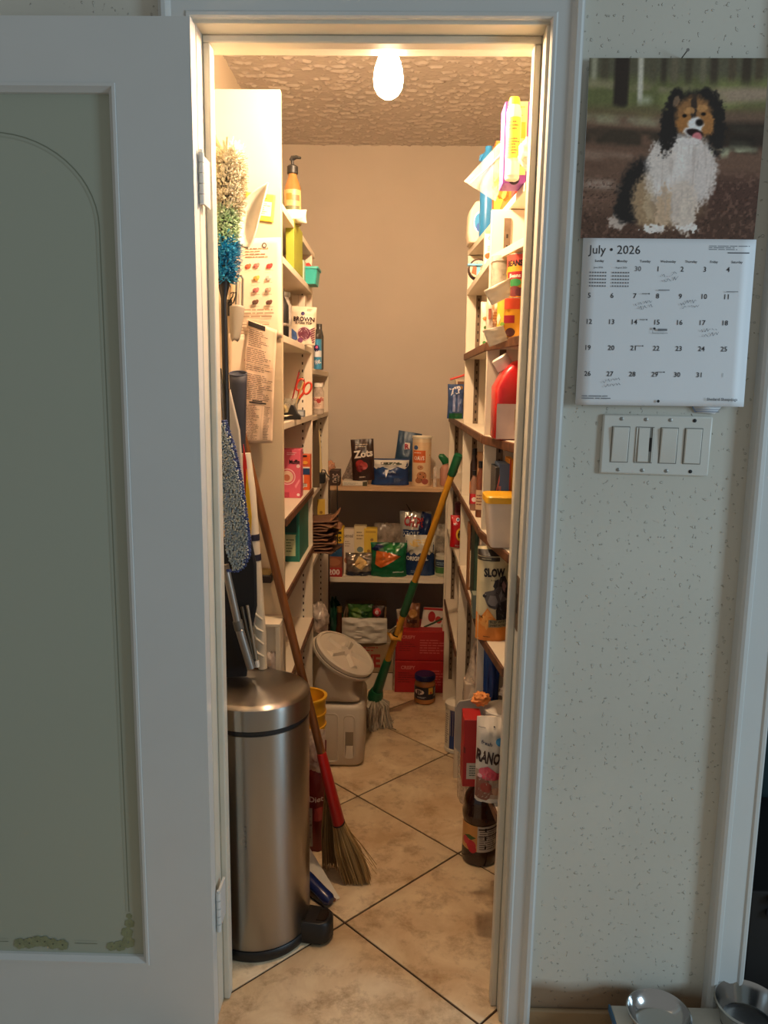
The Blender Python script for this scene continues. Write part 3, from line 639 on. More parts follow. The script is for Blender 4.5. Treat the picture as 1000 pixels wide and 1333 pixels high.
tc_ = thing('trash_can', 'tall round stainless steel pedal trash can just inside the doorway', 'trash can', (tx, ty, 0))
obj('base_ring', MB().lathe([(TR-.004, .0005), (TR+.001, .006), (TR+.003, .026), (TR+.0005, .030), (TR-.004, .030)], BLK, 72), tc_)
obj('can_body', MB().lathe([(TR-.002, .0305), (TR, .034), (TR, tz-.072), (TR-.003, tz-.070)], SB, 96), tc_)
obj('lid_gasket', MB().lathe([(TR-.004, tz-.0695), (TR-.001, tz-.069), (TR-.001, tz-.060), (TR-.004, tz-.0598)], BLK, 72), tc_)
obj('lid', MB().lathe([(TR-.003, tz-.0595), (TR+.002, tz-.058), (TR+.003, tz-.018), (TR+.002, tz-.009), (TR-.004, tz-.003), (TR-.014, tz), (TR*.5, tz+.004), (.001, tz+.0055)], SB, 96), tc_)
pd = MB(); pts = [(.0, -.038), (.055, -.036), (.070, -.024), (.076, 0), (.070, .024), (.055, .036), (0, .038)]
pd.loft([[(TR-.010+x*s, y*s2, z) for x, y in pts] for z, s, s2 in ((.004, .92, .95), (.012, 1, 1), (.052, 1, 1), (.060, .93, .90))], BLK)
ped = obj('pedal', pd, tc_, rot=(0, 0, -.18), bev=.002)
obj('pedal_insert', MB().loft([[(TR+.028+x*.34, y*.55, z) for x, y in pts] for z in (.0595, .0615)], mat((70, 68, 66), .25, .9)), ped, label='chrome pedal strip')
decal(tc_, cylw(TR, .29, .36, -PI/2-.07, -PI/2-.02), [R(.2, .1+.18*k, .8, .2+.18*k, (120, 112, 104)) for k in range(5)], name='engraved_mark')

# ------------------------------------------------------------------ pet food containers
plas = mat((206, 194, 176), .42, var=.03, scale=10, bump=.05, bscale=40)
def rr(x0, x1, y0, y1, r, z, ch=0, n=5):              # rounded rectangle ring
    o = []
    for cx, cy, a0 in ((x1-r, y0+r, -PI/2), (x1-r, y1-r, 0), (x0+r, y1-r, PI/2), (x0+r, y0+r, PI)):
        for k in range(n): a = a0+PI/2*k/(n-1); o.append((cx+r*math.cos(a), cy+r*math.sin(a), z))
    return o
bx0, bx1, by0, by1 = -.290, -.112, 1.130, 1.40; bz = .238
lb_ = thing('food_bin', 'lower cream plastic storage bin with a moulded handle slot on the floor', 'storage bin', ((bx0+bx1)/2, (by0+by1)/2, 0))
m_ = MB(); m_.loft([rr(bx0+i, bx1-i, by0+i, by1-i, .035, z) for z, i in ((0.0005, .014), (.006, .006), (.016, .0), (bz-.02, -.002), (bz-.006, .003), (bz, .014))], plas)
obj('bin_body', m_, lb_, world=True, sharp=50)
# raised panel border; handle slot is flat, its recess shade put into the colour
def ringbar(x0, x1, z0, z1, y, t=.005, r=.0035):
    c = .014; pts = []
    for cx, cz, a0 in ((x1-c, z0+c, -PI/2), (x1-c, z1-c, 0), (x0+c, z1-c, PI/2), (x0+c, z0+c, PI)):
        for k in range(4): a = a0+PI/2*k/3; pts.append((cx+c*math.cos(a), y, cz+c*math.sin(a)))
    return MB().tube(pts+[pts[0], pts[1]], r, plas, 8, caps=False)
obj('panel_rib', ringbar(bx0+.012, -.205, .022, .205, by0-.0005), lb_, world=True)
obj('handle_rim', ringbar(-.182, -.145, .035, .200, by0-.001, r=.003), lb_, world=True)
obj('handle_slot_shade', MB().box(-.178, -.149, by0-.0012, by0-.0004, .040, .195, mat((138, 124, 104), .5)), lb_, world=True)
obj('slot_ledge', MB().loft([[(-.178, by0-.0016, .040), (-.149, by0-.0016, .040), (-.149, by0-.0016, .085), (-.176, by0-.0016, .085)], [(-.178, by0-.009, .040), (-.149, by0-.009, .040), (-.152, by0-.003, .080), (-.173, by0-.003, .080)]], plas), lb_, world=True)
ub = thing('food_container', 'upper cream plastic pet food container with a slanted round screw lid', 'storage container', ((bx0+bx1)/2, (by0+by1)/2, bz+.001))
lc_ = at(449, 851, 1.20); nrm = Vector((.50, -.16, .86)).normalized(); Q = nrm.to_track_quat('Z', 'Y').to_matrix().to_4x4(); LR = .115
CM = Matrix.Translation(lc_) @ Q
def circ(r, dz, n=20):                                # ring matched to the rounded rectangle's vertex order
    o = []; base = rr(bx0, bx1, by0, by1, .035, 0); cx, cy = (bx0+bx1)/2, (by0+by1)/2
    for p in base:
        a = math.atan2(p[1]-cy, p[0]-cx); d = Vector((math.cos(a), math.sin(a), 0)); ax = d-nrm*d.dot(nrm); ax.normalize(); o.append(tuple(lc_+ax*r+nrm*dz))
    return o
base = [Vector(p) for p in rr(bx0-.002, bx1-.004, by0+.004, by1-.004, .035, bz+.001)]
tip = [Vector(p) for p in circ(LR-.004, -.030)]
rings = [[tuple(v) for v in base]]
for t_ in (.15, .35, .55, .75, .9):
    rings.append([(b_.x*(1-t_)+p.x*t_-.014*math.sin(PI*t_), b_.y*(1-t_)+p.y*t_, b_.z*(1-t_)+p.z*t_) for b_, p in zip(base, tip)])
rings += [circ(LR-.004, -.030), circ(LR-.004, -.018)]
obj('container_body', MB().loft(rings, plas), ub, world=True, sharp=60, subsurf=1)
obj('neck_ring', MB().lathe([(LR-.006, -.020), (LR+.007, -.019), (LR+.008, -.010), (LR-.004, -.0085)], plas, 56, M=CM), ub, world=True)
lid = obj('lid', MB().lathe([(LR-.004, -.008), (LR+.003, -.007), (LR+.004, .006), (LR-.002, .010), (LR-.007, .0105), (LR-.009, .006), (.001, .006)], plas, 64, M=CM), ub, world=True)
obj('lid_gasket', MB().lathe([(LR-.005, -.0084), (LR+.0045, -.0083), (LR+.0045, -.0072), (LR-.005, -.0071)], mat((60, 50, 42), .7), 56, M=CM), ub, world=True)
sp_ = MB()
for k in range(5):                                    # grip blades moulded into the lid
    a = 2*PI*k/5+.35; A_ = CM @ Matrix.Rotation(a, 4, 'Z')
    sp_.loft([[(.018, -.010, .0062), (.085, -.030, .0062), (.085, .004, .0062), (.018, .010, .0062)], [(.022, -.004, .020), (.080, -.012, .014), (.080, -.002, .014), (.022, .004, .020)]], plas, M=A_)
sp_.lathe([(.024, .006), (.022, .012), (.001, .0125)], plas, 20, M=CM)
obj('grip_blades', sp_, lid, world=True)

# ------------------------------------------------------------------ corn broom leaning on the left end panel
ft = atz(459, 1146, .004); ft.y = .480; top = at(319, 582, .474); bz0 = at(437, 1069, .47); sz0 = at(418, 976, .47)
ax = (top-ft).normalized()
br = thing('broom', 'corn broom with brown wooden handle and red plastic collar leaning left', 'broom', ft)
c0 = ft+ax*.175; c1 = ft+ax*.385
woodm = wood((104, 62, 30), (140, 88, 46), (30, 30, 4), .4)
obj('handle', MB().tube([c1-ax*.01, top+ax*.15], .0115, woodm, 14), br, world=True)
redp = mat((176, 26, 24), .35)
obj('collar', MB().tube([c0, c0+ax*.004, c1-ax*.006, c1], [.0235, .0245, .0190, .016], redp, 20, flat=.7), br, world=True)
obj('collar_rim', MB().tube([c0-ax*.003, c0+ax*.001], [.0250, .0250], mat((40, 24, 20), .6), 20, flat=.7), br, world=True, label='dark lower rim')
straw = [mat(c, .75, var=.1) for c in ((180, 148, 96), (160, 126, 74), (198, 168, 116), (134, 104, 62))]
bb_ = MB(); rn = random.Random(5)
for k in range(420):
    s_ = rn.uniform(-1, 1); d_ = rn.uniform(-1, 1); fl_ = rn.random() < .03
    p0 = c0+Vector((s_*.016, d_*.010, -.002)); L_ = rn.uniform(.9, 1.03)
    end = Vector((ft.x+.014+s_*.034+rn.uniform(-.006, .006), ft.y-.004+d_*.024, .001+rn.uniform(0, .006)))
    if fl_: end += Vector((rn.uniform(-.03, .05), rn.uniform(-.02, .02), rn.uniform(.01, .05)))
    md = p0.lerp(end, .5)+Vector((s_*.008, d_*.005, 0)); bb_.tube([p0, md, end], [.0011, .0012, .0008], straw[k % 4], 3)
obj('bristles', bb_, br, world=True, kind='stuff', label='straw bristles')
b2 = MB()
for k in range(160):                                  # second, fuller skirt behind (towards the wall)
    s_ = rn.uniform(-1, 1); p0 = c0+Vector((-.030+s_*.012, .03, .03+rn.uniform(-.02, .05))); end = Vector((ft.x-.055+s_*.035, .52+rn.uniform(-.01, .02), rn.uniform(.002, .03)))
    b2.tube([p0, p0.lerp(end, .5)+Vector((s_*.006, 0, 0)), end], [.0011, .0012, .0008], straw[(k+1) % 4], 3)
obj('bristles', b2, br, world=True, kind='stuff')

# ------------------------------------------------------------------ twist mop
mt = at(597, 592, 1.08); mb0 = at(489, 905, 1.50); hz_ = Vector((mb0.x-.006, 1.50, .0))
mo = thing('mop', 'string mop with yellow and green pole leaning on the right shelves', 'mop', (hz_.x, hz_.y, 0))
a_ = (mt-mb0).normalized(); Lm = (mt-mb0).length
yl = mat((206, 146, 40), .35, var=.05); gn = mat((24, 92, 58), .35, var=.05)
def seg(t0, t1, r0, r1, m, nm): return obj(nm, MB().tube([mb0+a_*Lm*t0, mb0+a_*Lm*(t0+.006), mb0+a_*Lm*(t1-.006), mb0+a_*Lm*t1], [r0*.9, r0, r1, r1*.9], m, 16), mo, world=True)
seg(.93, 1.0, .0145, .0145, gn, 'grip'); seg(.52, .935, .0115, .0115, yl, 'pole'); seg(.38, .525, .0155, .0145, gn, 'sleeve'); seg(.17, .385, .0125, .0120, yl, 'wringer_tube'); seg(.0, .175, .022, .016, gn, 'wringer_sleeve')
obj('wringer_foot', MB().tube([mb0-a_*.018, mb0+a_*.004, mb0+a_*.03], [.030, .032, .024], gn, 20), mo, world=True)
lv = mb0+a_*Lm*.285; obj('wringer_latch', MB().tube([lv+Vector((-.028, -.008, .018)), lv+Vector((-.014, -.02, -.002)), lv+Vector((.012, -.014, -.008)), lv+Vector((.02, 0, .03)), lv+a_*.07], [.007, .010, .011, .009, .006], yl, 10), mo, world=True)
o = obj('latch_band', MB().tube([lv+a_*.004, lv+a_*.012], .0165, BLK, 14), mo, world=True)
o = obj('sticker', MB().tube([lv+a_*.055+Vector((-.014, -.008, 0)), lv+a_*.02+Vector((-.030, -.008, .004))], .010, mat((190, 180, 150), .5), 8, flat=.25), mo, world=True, label='printed instruction tag')
strm = [mat(c, .9, var=.15, scale=60) for c in ((176, 162, 140), (150, 136, 116), (196, 184, 162))]
ms = MB(); rn = random.Random(9)
for k in range(150):
    an_ = rn.uniform(0, 2*PI); r_ = rn.uniform(.02, .075); r0 = rn.uniform(.005, .022)
    p0 = mb0-a_*.012+Vector((r0*math.cos(an_), r0*math.sin(an_), rn.uniform(-.006, .004)))
    e_ = Vector((hz_.x+.006+r_*math.cos(an_)*1.05, hz_.y-.004+r_*math.sin(an_), .004))
    top_ = max(.03, mb0.z-.02); m1 = p0.lerp(e_, .35)+Vector((.022*math.cos(an_), .022*math.sin(an_), .012)); m2 = p0.lerp(e_, .75)+Vector((rn.uniform(-.008, .008), rn.uniform(-.008, .008), .008)); e2 = e_+Vector((rn.uniform(-.02, .02), rn.uniform(-.02, .02), 0))
    ms.tube([p0, m1, m2, e_, e2], [.0022, .0028, .003, .0028, .0022], strm[k % 3], 5)
obj('mop_strings', ms, mo, world=True, kind='stuff', label='grey cotton strings')

# ------------------------------------------------------------------ yellow bucket, red bag, dustpan and blue scoop behind the can
yb = at(398, 886, .80)
bu = thing('bucket', 'yellow plastic bucket standing behind the steel trash can', 'bucket', (-.272, .74, 0))
ybm = mat((222, 168, 40), .35)
# an upturned stack: tall thin yellow caddy
def bprof(r, z0, z1): return [(r*.84, z0), (r*.86, z0+.004), (r, z1-.006), (r+.005, z1-.006), (r+.005, z1), (r-.004, z1), (r*.84-.004, z0+.006), (.001, z0+.006)]
obj('bucket_body', MB().lathe(bprof(.060, .001, .435), ybm, 40), bu)
for z in (.34, .38): obj('hoop', MB().lathe([(.0575, z), (.0625, z), (.0625, z+.006), (.0575, z+.006)], ybm, 40), bu)
rb = pouch('food_bag', 'dark red food bag with clear top squeezed behind the trash can', 'bag', (394, 968, 424, 1084), .60, .05, (110, 22, 24), [R(.1, .05, .42, .42, (150, 140, 128)), R(.5, .30, .9, .42, (170, 60, 60)), X(.15, .08, .4, .4, 8, (90, 80, 76)), T('Diet', .60, .50, .05, (215, 190, 180), 'c', .02)], base=.002, top=.3, seed=3, rough=.3)
x0, x1, z0, z1 = face(402, 955, 421, 1010, .585)
mb, sf = pouch_mesh(x1-x0+.01, z1-z0, .03, film((235, 215, 200), .6), 5, .4)
obj('bag_top', mb, rb, loc=(.006, -.012, z0-.002), label='crumpled clear plastic top')
dp = thing('dustpan', 'white dustpan with brown edge lying beside the broom bristles', 'dustpan', (-.200, .455, 0))
wm = mat((222, 214, 200), .4)
dq = MB(); dq.loft([[(-.055, .10, .055), (-.050, .105, .060), (.060, -.060, .004), (.046, -.066, .001)], [(-.105, .06, .03), (-.100, .065, .035), (.045, -.060, .004), (.031, -.066, .001)]], wm)
obj('pan', dq, dp, rot=(0, 0, 0))
obj('rubber_edge', MB().loft([[(-.105, .058, .026), (-.100, .060, .032), (.050, -.066, .006), (.048, -.070, .001)], [(-.120, .045, .018), (-.115, .048, .024), (.030, -.072, .006), (.026, -.076, .001)]], mat((120, 62, 40), .6)), dp)
sc = thing('hand_scoop', 'dark blue plastic scoop handle poking out behind the trash can', 'scoop', (-.19, .385, 0))
blu = mat((28, 44, 100), .25)
p_a, p_b = Vector((-.062, .06, .048)), Vector((.020, -.012, .016))
obj('handle', MB().tube([p_a, p_a.lerp(p_b, .3), p_a.lerp(p_b, .7), p_b, p_b+Vector((.008, -.006, -.002))], [.017, .019, .018, .019, .013], blu, 16, flat=.8), sc)
obj('scoop_pan', MB().loft([[(-.12, .04, .02), (-.06, .09, .02), (-.055, .075, .07), (-.11, .04, .07)], [(-.16, .09, .001), (-.10, .14, .001), (-.10, .13, .07), (-.155, .09, .07)]], blu), sc, bev=.004)

# ------------------------------------------------------------------ feather duster, paddle, cards on the left end panel
du = thing('duster', 'fluffy duster fading from beige through pale green to bright blue', 'duster', at(297, 366, .33))
dA, dB = at(296, 196, .34), at(291, 364, .33)
obj('core', MB().tube([dB, dA], .012, mat((120, 120, 110), .8), 8), du, world=True)
rn = random.Random(11); cols = {0: [(226, 218, 190), (240, 234, 212), (200, 190, 160)], 1: [(206, 232, 190), (222, 240, 206), (186, 216, 170)], 2: [(30, 160, 205), (80, 190, 225), (16, 130, 180)]}
fz = {0: MB(), 1: MB(), 2: MB()}
for k in range(5200):
    t = rn.random(); z = 1-t; b_ = 0 if t < .44+rn.uniform(-.03, .03) else 1 if t < .70+rn.uniform(-.03, .03) else 2
    a = rn.uniform(0, 2*PI); R_ = {0: .043, 1: .034, 2: .038}[b_]*(1 if .93 > t > .05 else .8)*rn.uniform(.85, 1.08)
    ctr_ = dA.lerp(dB, t); d1 = Vector((math.cos(a), math.sin(a), rn.uniform(-.5, .3))); e = ctr_+d1*R_; 
    e.z += .012 if t < .04 else 0
    pm_ = ctr_+d1*R_*.55; tw = Vector((rn.uniform(-1, 1), rn.uniform(-1, 1), rn.uniform(-1, 1)))*.006; wv = d1.cross(Vector((0, 0, 1))).normalized()*.0016
    fz[b_].add([pm_-wv, pm_+wv, e+tw+wv*1.2, e+tw-wv*1.2, e+tw+Vector((0, 0, .003))], [(0, 1, 2, 3), (3, 2, 4)], mat(rn.choice(cols[b_]), .9, var=0))
for b_, lb2 in ((0, 'beige fluff'), (1, 'pale green fluff'), (2, 'bright blue fluff')): obj('fluff', fz[b_], du, world=True, kind='stuff', label=lb2, sharp=180)
hb_ = at(296, 600, .33); obj('handle', MB().tube([dB, dB.lerp(hb_, .1), hb_], [.016, .007, .008], BLK, 12), du, world=True)
# leaf shaped white paddle
pdm = mat((214, 205, 190), .45)
pa = thing('plastic_scoop', 'white leaf-shaped plastic scoop hanging above the recycling chart', 'scoop', at(318, 322, .40))
ax0, ax1 = at(317, 322, .40), at(349, 238, .40); dv = (ax1-ax0); Lp = dv.length; dv.normalize(); sd = Vector((dv.z, 0, -dv.x))
def leaf(t, s, bulge):
    w_ = .031*(math.sin(PI*min(1, t*.93+.09))**.75)*(1-.35*t)*(1 if t < .98 else .2); c = ax0+dv*Lp*t-sd*.016*math.sin(PI*t)
    return c+sd*w_*s+Vector((0, bulge*(1-s*s)*math.sin(PI*min(1, t+.04)), 0))
lm = MB(); lm.grid(lambda u, v: leaf(v, u*2-1, .022), 12, 24, pdm)
obj('scoop_bowl', lm, pa, world=True, thick=.003)
rim = [leaf(k/24, -1, 0) for k in range(25)]+[leaf(k/24, 1, 0) for k in range(24, -1, -1)]
obj('scoop_rim', MB().tube(rim, .0024, pdm, 8), pa, world=True)
# sheets taped to the panel (all just in front of y=.50)
def sheet(name, label, cat, quad, Y, col, items=(), wav=.002, thick=.0008, group=None, seed=0, nu=10, nv=16, fold=None):
    q = [at(px, py, Y) for px, py in quad]        # bl, br, tr, tl
    def f(u, v):
        p = q[0].lerp(q[1], u).lerp(q[3].lerp(q[2], u), v); p = Vector(p); p.y -= wav*(noise.noise(Vector((u*3+seed, v*4, seed)))+.6)+(fold(u, v) if fold else 0); return p
    mb = MB(); mb.grid(f, nu, nv, mat(col, .65, var=.03, scale=20))
    o = recenter(obj(name, mb, thick=thick)); tag(o, label, cat, group)
    wd = (q[1]-q[0]).length; ht = (q[3]-q[0]).length
    if items: decal(o, Surf(lambda u, v, e: tuple(f(u, v)-Vector((0, e+thick/2, 0))-o.location), wd, ht), items, curved=True)
    return o
BK = (60, 54, 50)
sheet('yellow_card', 'small bright yellow card taped behind the white scoop', 'card', [(317, 285), (356, 290), (359, 254), (320, 250)], .497, (238, 206, 70), [R(.32, .2, .9, .72, (236, 226, 190)), X(.36, .25, .86, .68, 6, (150, 130, 80)), X(.4, .76, .9, .9, 1, (110, 90, 40))], wav=.001)
ch_it = [T('\u267b', .5, .8, .05, BK)]
ch_it = [X(.28, .80, .74, .91, 4, (150, 118, 96), 2), D(.66, .925, .050, (70, 60, 70)), D(.66, .925, .026, (236, 214, 184))]
for (u_, v_, c_) in ((.33, .72, (190, 90, 60)), (.50, .725, (200, 110, 96)), (.76, .72, (204, 60, 56)), (.50, .60, (206, 150, 70)), (.74, .60, (190, 170, 156)), (.49, .48, (170, 100, 96)), (.73, .48, (170, 140, 120)), (.48, .36, (96, 66, 54)), (.75, .355, (90, 58, 48))):
    ch_it += [D(u_, v_, .060, c_, .7), D(u_+.04, v_+.012, .030, tuple(min(255, int(c*1.25)) for c in c_)), D(u_-.035, v_-.012, .022, tuple(int(c*.7) for c in c_)), R(u_-.08, v_-.045, u_+.08, v_-.041, (170, 140, 116))]
ch_it += [X(.2, .20, .92, .30, 3, (170, 140, 112), 5), X(.2, .06, .80, .15, 3, (176, 146, 118), 6)]
sheet('recycling_chart', 'cream recycling chart with rows of small pictures on the end panel', 'poster', [(300, 440), (368, 440), (366, 309), (302, 311)], .4965, (238, 214, 186), ch_it, seed=2)
sheet('paper_sheet', 'pale notice with pink spots hanging below the recycling chart', 'paper', [(298, 560), (346, 562), (350, 438), (298, 434)], .4955, (234, 210, 184), [D(.62, .70, .09, (210, 130, 126)), D(.46, .74, .06, (196, 120, 110)), X(.3, .5, .9, .62, 3, (170, 140, 120))], seed=5, wav=.001)
rc = [R(.05, .955, .62, .995, (44, 38, 38)), X(.08, .80, .75, .94, 9, (120, 96, 84), 3), X(.04, .60, .9, .79, 12, (124, 100, 88), 4), X(.04, .36, .95, .58, 14, (130, 104, 92), 5), R(.2, .335, .75, .348, (50, 42, 40)), R(.3, .352, .62, .362, (50, 42, 40)), X(.02, .03, .55, .32, 22, (112, 88, 76), 6), X(.70, .03, .90, .32, 22, (112, 88, 76), 7), R(.62, .03, .625, .32, (150, 120, 104)), R(.0, .655, .95, .66, (210, 180, 152))]
sheet('price_leaflet', 'long curled printed leaflet taped to the end panel, bottom corner rounded', 'leaflet', [(316, 576), (356, 576), (361, 430), (322, 416)], .493, (228, 198, 170), rc, wav=.010, seed=8, nu=12, nv=30, fold=lambda u, v: .010*u*u*(v > .0)*math.sin(PI*v)+.014*(1-v)**3)
for px, py in ((360, 491), (358, 528)): pass
# grey hanging trowel-like tool, wire hooks
tw = thing('hand_trowel', 'grey plastic trowel hanging by its looped handle over the chart', 'trowel', at(309, 446, .47))
gp = mat((150, 142, 128), .45); dg = mat((104, 98, 90), .45)
a0, a1 = at(311, 398, .47), at(312, 359, .47)
o = MB()
lp = [a0+Vector((-.0075, 0, 0)), a1+Vector((-.0078, 0, -.008)), a1+Vector((-.004, 0, 0)), a1+Vector((.004, 0, 0)), a1+Vector((.0078, 0, -.008)), a0+Vector((.0085, 0, 0))]
obj('loop_handle', o.tube(lp, .0028, dg, 8), tw, world=True); obj('grip', MB().tube([a0, a1+Vector((0, .002, -.014))], .0052, mat((180, 172, 160), .3), 10, flat=.6), tw, world=True)
b0, b1 = at(309, 399, .465), at(306, 445, .465)
bl = MB(); bl.grid(lambda u, v: b0.lerp(b1, v)+Vector(((u*2-1)*(.0185*(1-.45*v**1.3)*(1 if v < .9 else (1-(v-.9)*4))), .010*((u*2-1)**2)-.010, .004*math.cos(PI*(u-.5)))), 10, 14, gp)
obj('trowel_blade', bl, tw, world=True, thick=.002)
hk = thing('wire_hook', 'black wire hooks on the end panel left of the grey trowel', 'hook', at(298, 400, .485))
for dx in (0, 7):
    obj('hook_wire', MB().tube([at(292+dx, 396, .49), at(297+dx, 394, .47), at(303+dx*.5, 386, .462), at(304+dx*.5, 380, .462), at(300+dx*.5, 382, .462)], .0016, BLK, 7), hk, world=True)
obj('hook_plate', MB().box(-.006, .006, .010, .013, -.02, .02, BLK), hk)

# ------------------------------------------------------------------ the bundle of long things in the left corner
nv_ = mat((44, 48, 62), .6, bump=.1)
bg = thing('umbrella_sleeve', 'dark blue open fabric sleeve standing left of the leaflet', 'sleeve', at(310, 760, .43))
c_t = at(310, 486, .42); c_b = at(314, 760, .42)
def slv(t, r): return c_t.lerp(c_b, t), r
rg = []
for t, rx in ((0, .0215), (.05, .0205), (.3, .016), (.6, .012), (1, .008)):
    c = c_t.lerp(c_b, t); rg.append([(c.x+rx*math.cos(2*PI*k/20), c.y+rx*.8*math.sin(2*PI*k/20), c.z+(.006*math.sin(2*PI*k/20) if t == 0 else 0)) for k in range(20)])
mbs = MB(); mbs.loft(rg, nv_, caps=False); obj('sleeve_cloth', mbs, bg, world=True, thick=.0015)
obj('sleeve_hem', MB().tube([Vector(p) for p in rg[0]]+[Vector(rg[0][0])], .0016, mat((70, 76, 96), .5), 6), bg, world=True)
ib = thing('ironing_board', 'pale grey narrow board with pointed top behind the mop pad', 'board', at(305, 745, .36))
ibm = mat((186, 176, 160), .6, bump=.05)
q = [at(px, py, .352) for px, py in ((299, 505), (312, 560), (318, 640), (322, 745), (296, 745), (288, 640), (290, 560))]
obj('board_cover', MB().prism([(p.x, p.z) for p in q], .352, .362, ibm), ib, world=True, bev=.004)
wt = thing('windsock_tube', 'long white furled fabric tube with dark bands and red and yellow stripes', 'furled banner', at(340, 868, .44))
wh_ = mat((226, 216, 196), .6, bump=.15, bscale=50)
pts = [at(px, py, .395) for px, py in ((320, 590), (325, 640), (329, 690), (333, 745), (336, 790), (339, 830), (342, 870))]
obj('furled_cloth', MB().tube(pts, [.012, .0155, .0150, .0155, .0155, .0155, .0115], wh_, 14), wt, world=True)
for (py, px) in ((699, 329.5), (725, 331.5)): obj('band', MB().tube([at(px, py-4, .395), at(px+.4, py+4, .395)], .0162, mat((34, 36, 60), .6), 14), wt, world=True)
q = [at(px, py, .374) for px, py in ((317, 578), (321, 600), (325, 650), (325, 690), (319, 690), (316, 640))]
obj('stripe', MB().prism([(p.x, p.z) for p in q], .372, .375, mat((206, 40, 34), .5)), wt, world=True, label='red stripe')
q = [at(px, py, .370) for px, py in ((321, 610), (325, 640), (328, 672), (327, 700), (322, 690), (320, 650))]
obj('stripe', MB().prism([(p.x, p.z) for p in q], .367, .370, mat((236, 186, 40), .5)), wt, world=True, label='yellow stripe')
for k in range(4):
    p = at(337+k*.7, 800+k*16, .392); obj('fold', MB().tube([p+Vector((-.014, -.008, .014)), p+Vector((-.004, -.015, .004-.004*(k%2))), p+Vector((.010, -.010, -.010))], .0030, wh_, 8), wt, world=True)
bk = thing('folded_chair_bag', 'black fabric bag standing in the left corner beside the grey pole', 'bag', at(318, 870, .38))
bm_ = mat((20, 19, 22), .75, bump=.15)
q = [at(px, py, .33) for px, py in ((290, 700), (322, 680), (333, 735), (334, 790), (326, 830), (320, 885), (290, 885))]
obj('bag_cloth', MB().prism([(p.x, p.z) for p in q], .33, .345, bm_), bk, world=True, bev=.005)
po_ = thing('telescopic_pole', 'grey telescopic metal pole leaning in the left corner above the can', 'pole', at(328, 878, .345))
gm1 = mat((150, 146, 140), .35, .6); gm2 = mat((92, 90, 84), .5)
A0, A1, A2, A3 = at(293, 735, .300), at(309, 808, .300), at(312, 820, .300), at(327, 870, .300)
obj('upper_tube', MB().tube([A0, A1], .0092, gm1, 14), po_, world=True); obj('joint', MB().tube([A1, A2], .0118, gm2, 14), po_, world=True)
obj('lower_tube', MB().tube([A2, A3], .0104, gm1, 14), po_, world=True); obj('button', MB().lathe([(.0028, 0), (.001, .0018)], mat((225, 220, 210), .3), 12, M=Matrix.Translation(at(315, 821, .288)) @ Matrix.Rotation(PI/2, 4, 'X')), po_, world=True)
for k, (a, b_, lab) in enumerate((((315, 790), (330, 858), 'thin dark metal rod left of its pale twin above the can'), ((322, 788), (334, 860), 'thin pale metal rod with white tip above the trash can'))):
    rd = thing('metal_rod', lab, 'rod', at(b_[0], b_[1], .375)); P0, P1 = at(*a, .315), at(*b_, .315)
    obj('rod', MB().tube([P0, P1], .0040, mat(((104, 92, 76), (168, 156, 138))[k], .35, .7), 10), rd, world=True)
    obj('tip', MB().tube([P1, P1+Vector((.002, 0, -.016))], .0062, mat((220, 212, 198), .5) if k else BLK, 10), rd, world=True)
sb = thing('scrub_brush', 'small dark brush with tan bristles on the end panel', 'brush', at(346, 757, .49))
x0, x1, z0, z1 = face(334, 748, 354, 758, .48)
obj('brush_back', MB().box(x0, x1, .470, .4995, z0, z1, mat((40, 26, 22), .5)), sb, world=True, bev=.002)
bs = MB(); rn = random.Random(2)
for k in range(220):
    x = rn.uniform(x0+.001, x1-.004); y = rn.uniform(.474, .497); bs.tube([(x, y, z1), (x+rn.uniform(-.003, .003), y+rn.uniform(-.003, .003), z1+rn.uniform(.010, .015))], .0008, mat((206, 170, 104), .8), 3)
obj('bristles', bs, sb, world=True, kind='stuff', label='tan bristles')
# chenille pad
cp = thing('mop_pad', 'blue-grey chenille dust mop pad hanging point down by the jamb', 'mop pad', at(310, 745, .27))
cc_ = [mat(c, .95, var=.1) for c in ((156, 166, 164), (174, 178, 168), (140, 152, 160), (184, 186, 176))]; cb = [mat(c, .95, var=.1) for c in ((70, 84, 130), (88, 100, 148), (56, 66, 108))]
def padw(py):                                              # left/right photo edge of the pad at a height
    t = (py-545)/(745-545); L_ = 285+10*t+ (10*max(0, t-.85)/.15 if t > .85 else 0); R_ = np.interp(py, [545, 580, 620, 660, 700, 722, 738, 745], [294, 306, 315, 321, 326, 326, 319, 308]); return L_, float(R_)
core = []; 
for py in range(548, 744, 14): core.append(padw(py))
pls = []; ys = list(range(548, 744, 14))
vs = [at(l+1, y, .275) for y, (l, r) in zip(ys, core)]+[at(r-2, y, .275) for y, (l, r) in reversed(list(zip(ys, core)))]
obj('backing', MB().prism([(p.x, p.z) for p in vs], .275, .284, mat((110, 118, 124), .9)), cp, world=True)
fu = MB(); fe = MB(); rn = random.Random(21)
def blob(mb, p, r, m, d):
    mb.tube([p, p+d*r*1.2, p+d*r*2.4], [r*.8, r, r*.35], m, 6)
for py in np.arange(552, 742, 2.3):
    l, r = padw(py)
    for px in np.arange(l+1, r-3, 2.3):
        p = at(px+rn.uniform(-.8, .8), py+rn.uniform(-.8, .8), .275); blob(fu, p, .0027, rn.choice(cc_), Vector((rn.uniform(-.4, .4), -1, rn.uniform(-.5, .2))).normalized())
for py in np.arange(548, 744, 2.3):
    l, r = padw(py)
    for k in range(3):
        p = at(r-2-k*1.5, py, .276); blob(fe, p, .0026, rn.choice(cb), Vector((1-.5*k, -.4-.3*k, rn.uniform(-.6, .3))).normalized())
for px in np.arange(296, 312, 1.6): blob(fe, at(px, 741, .275), .003, rn.choice(cb), Vector((rn.uniform(-.3, .3), -.3, -1)).normalized())
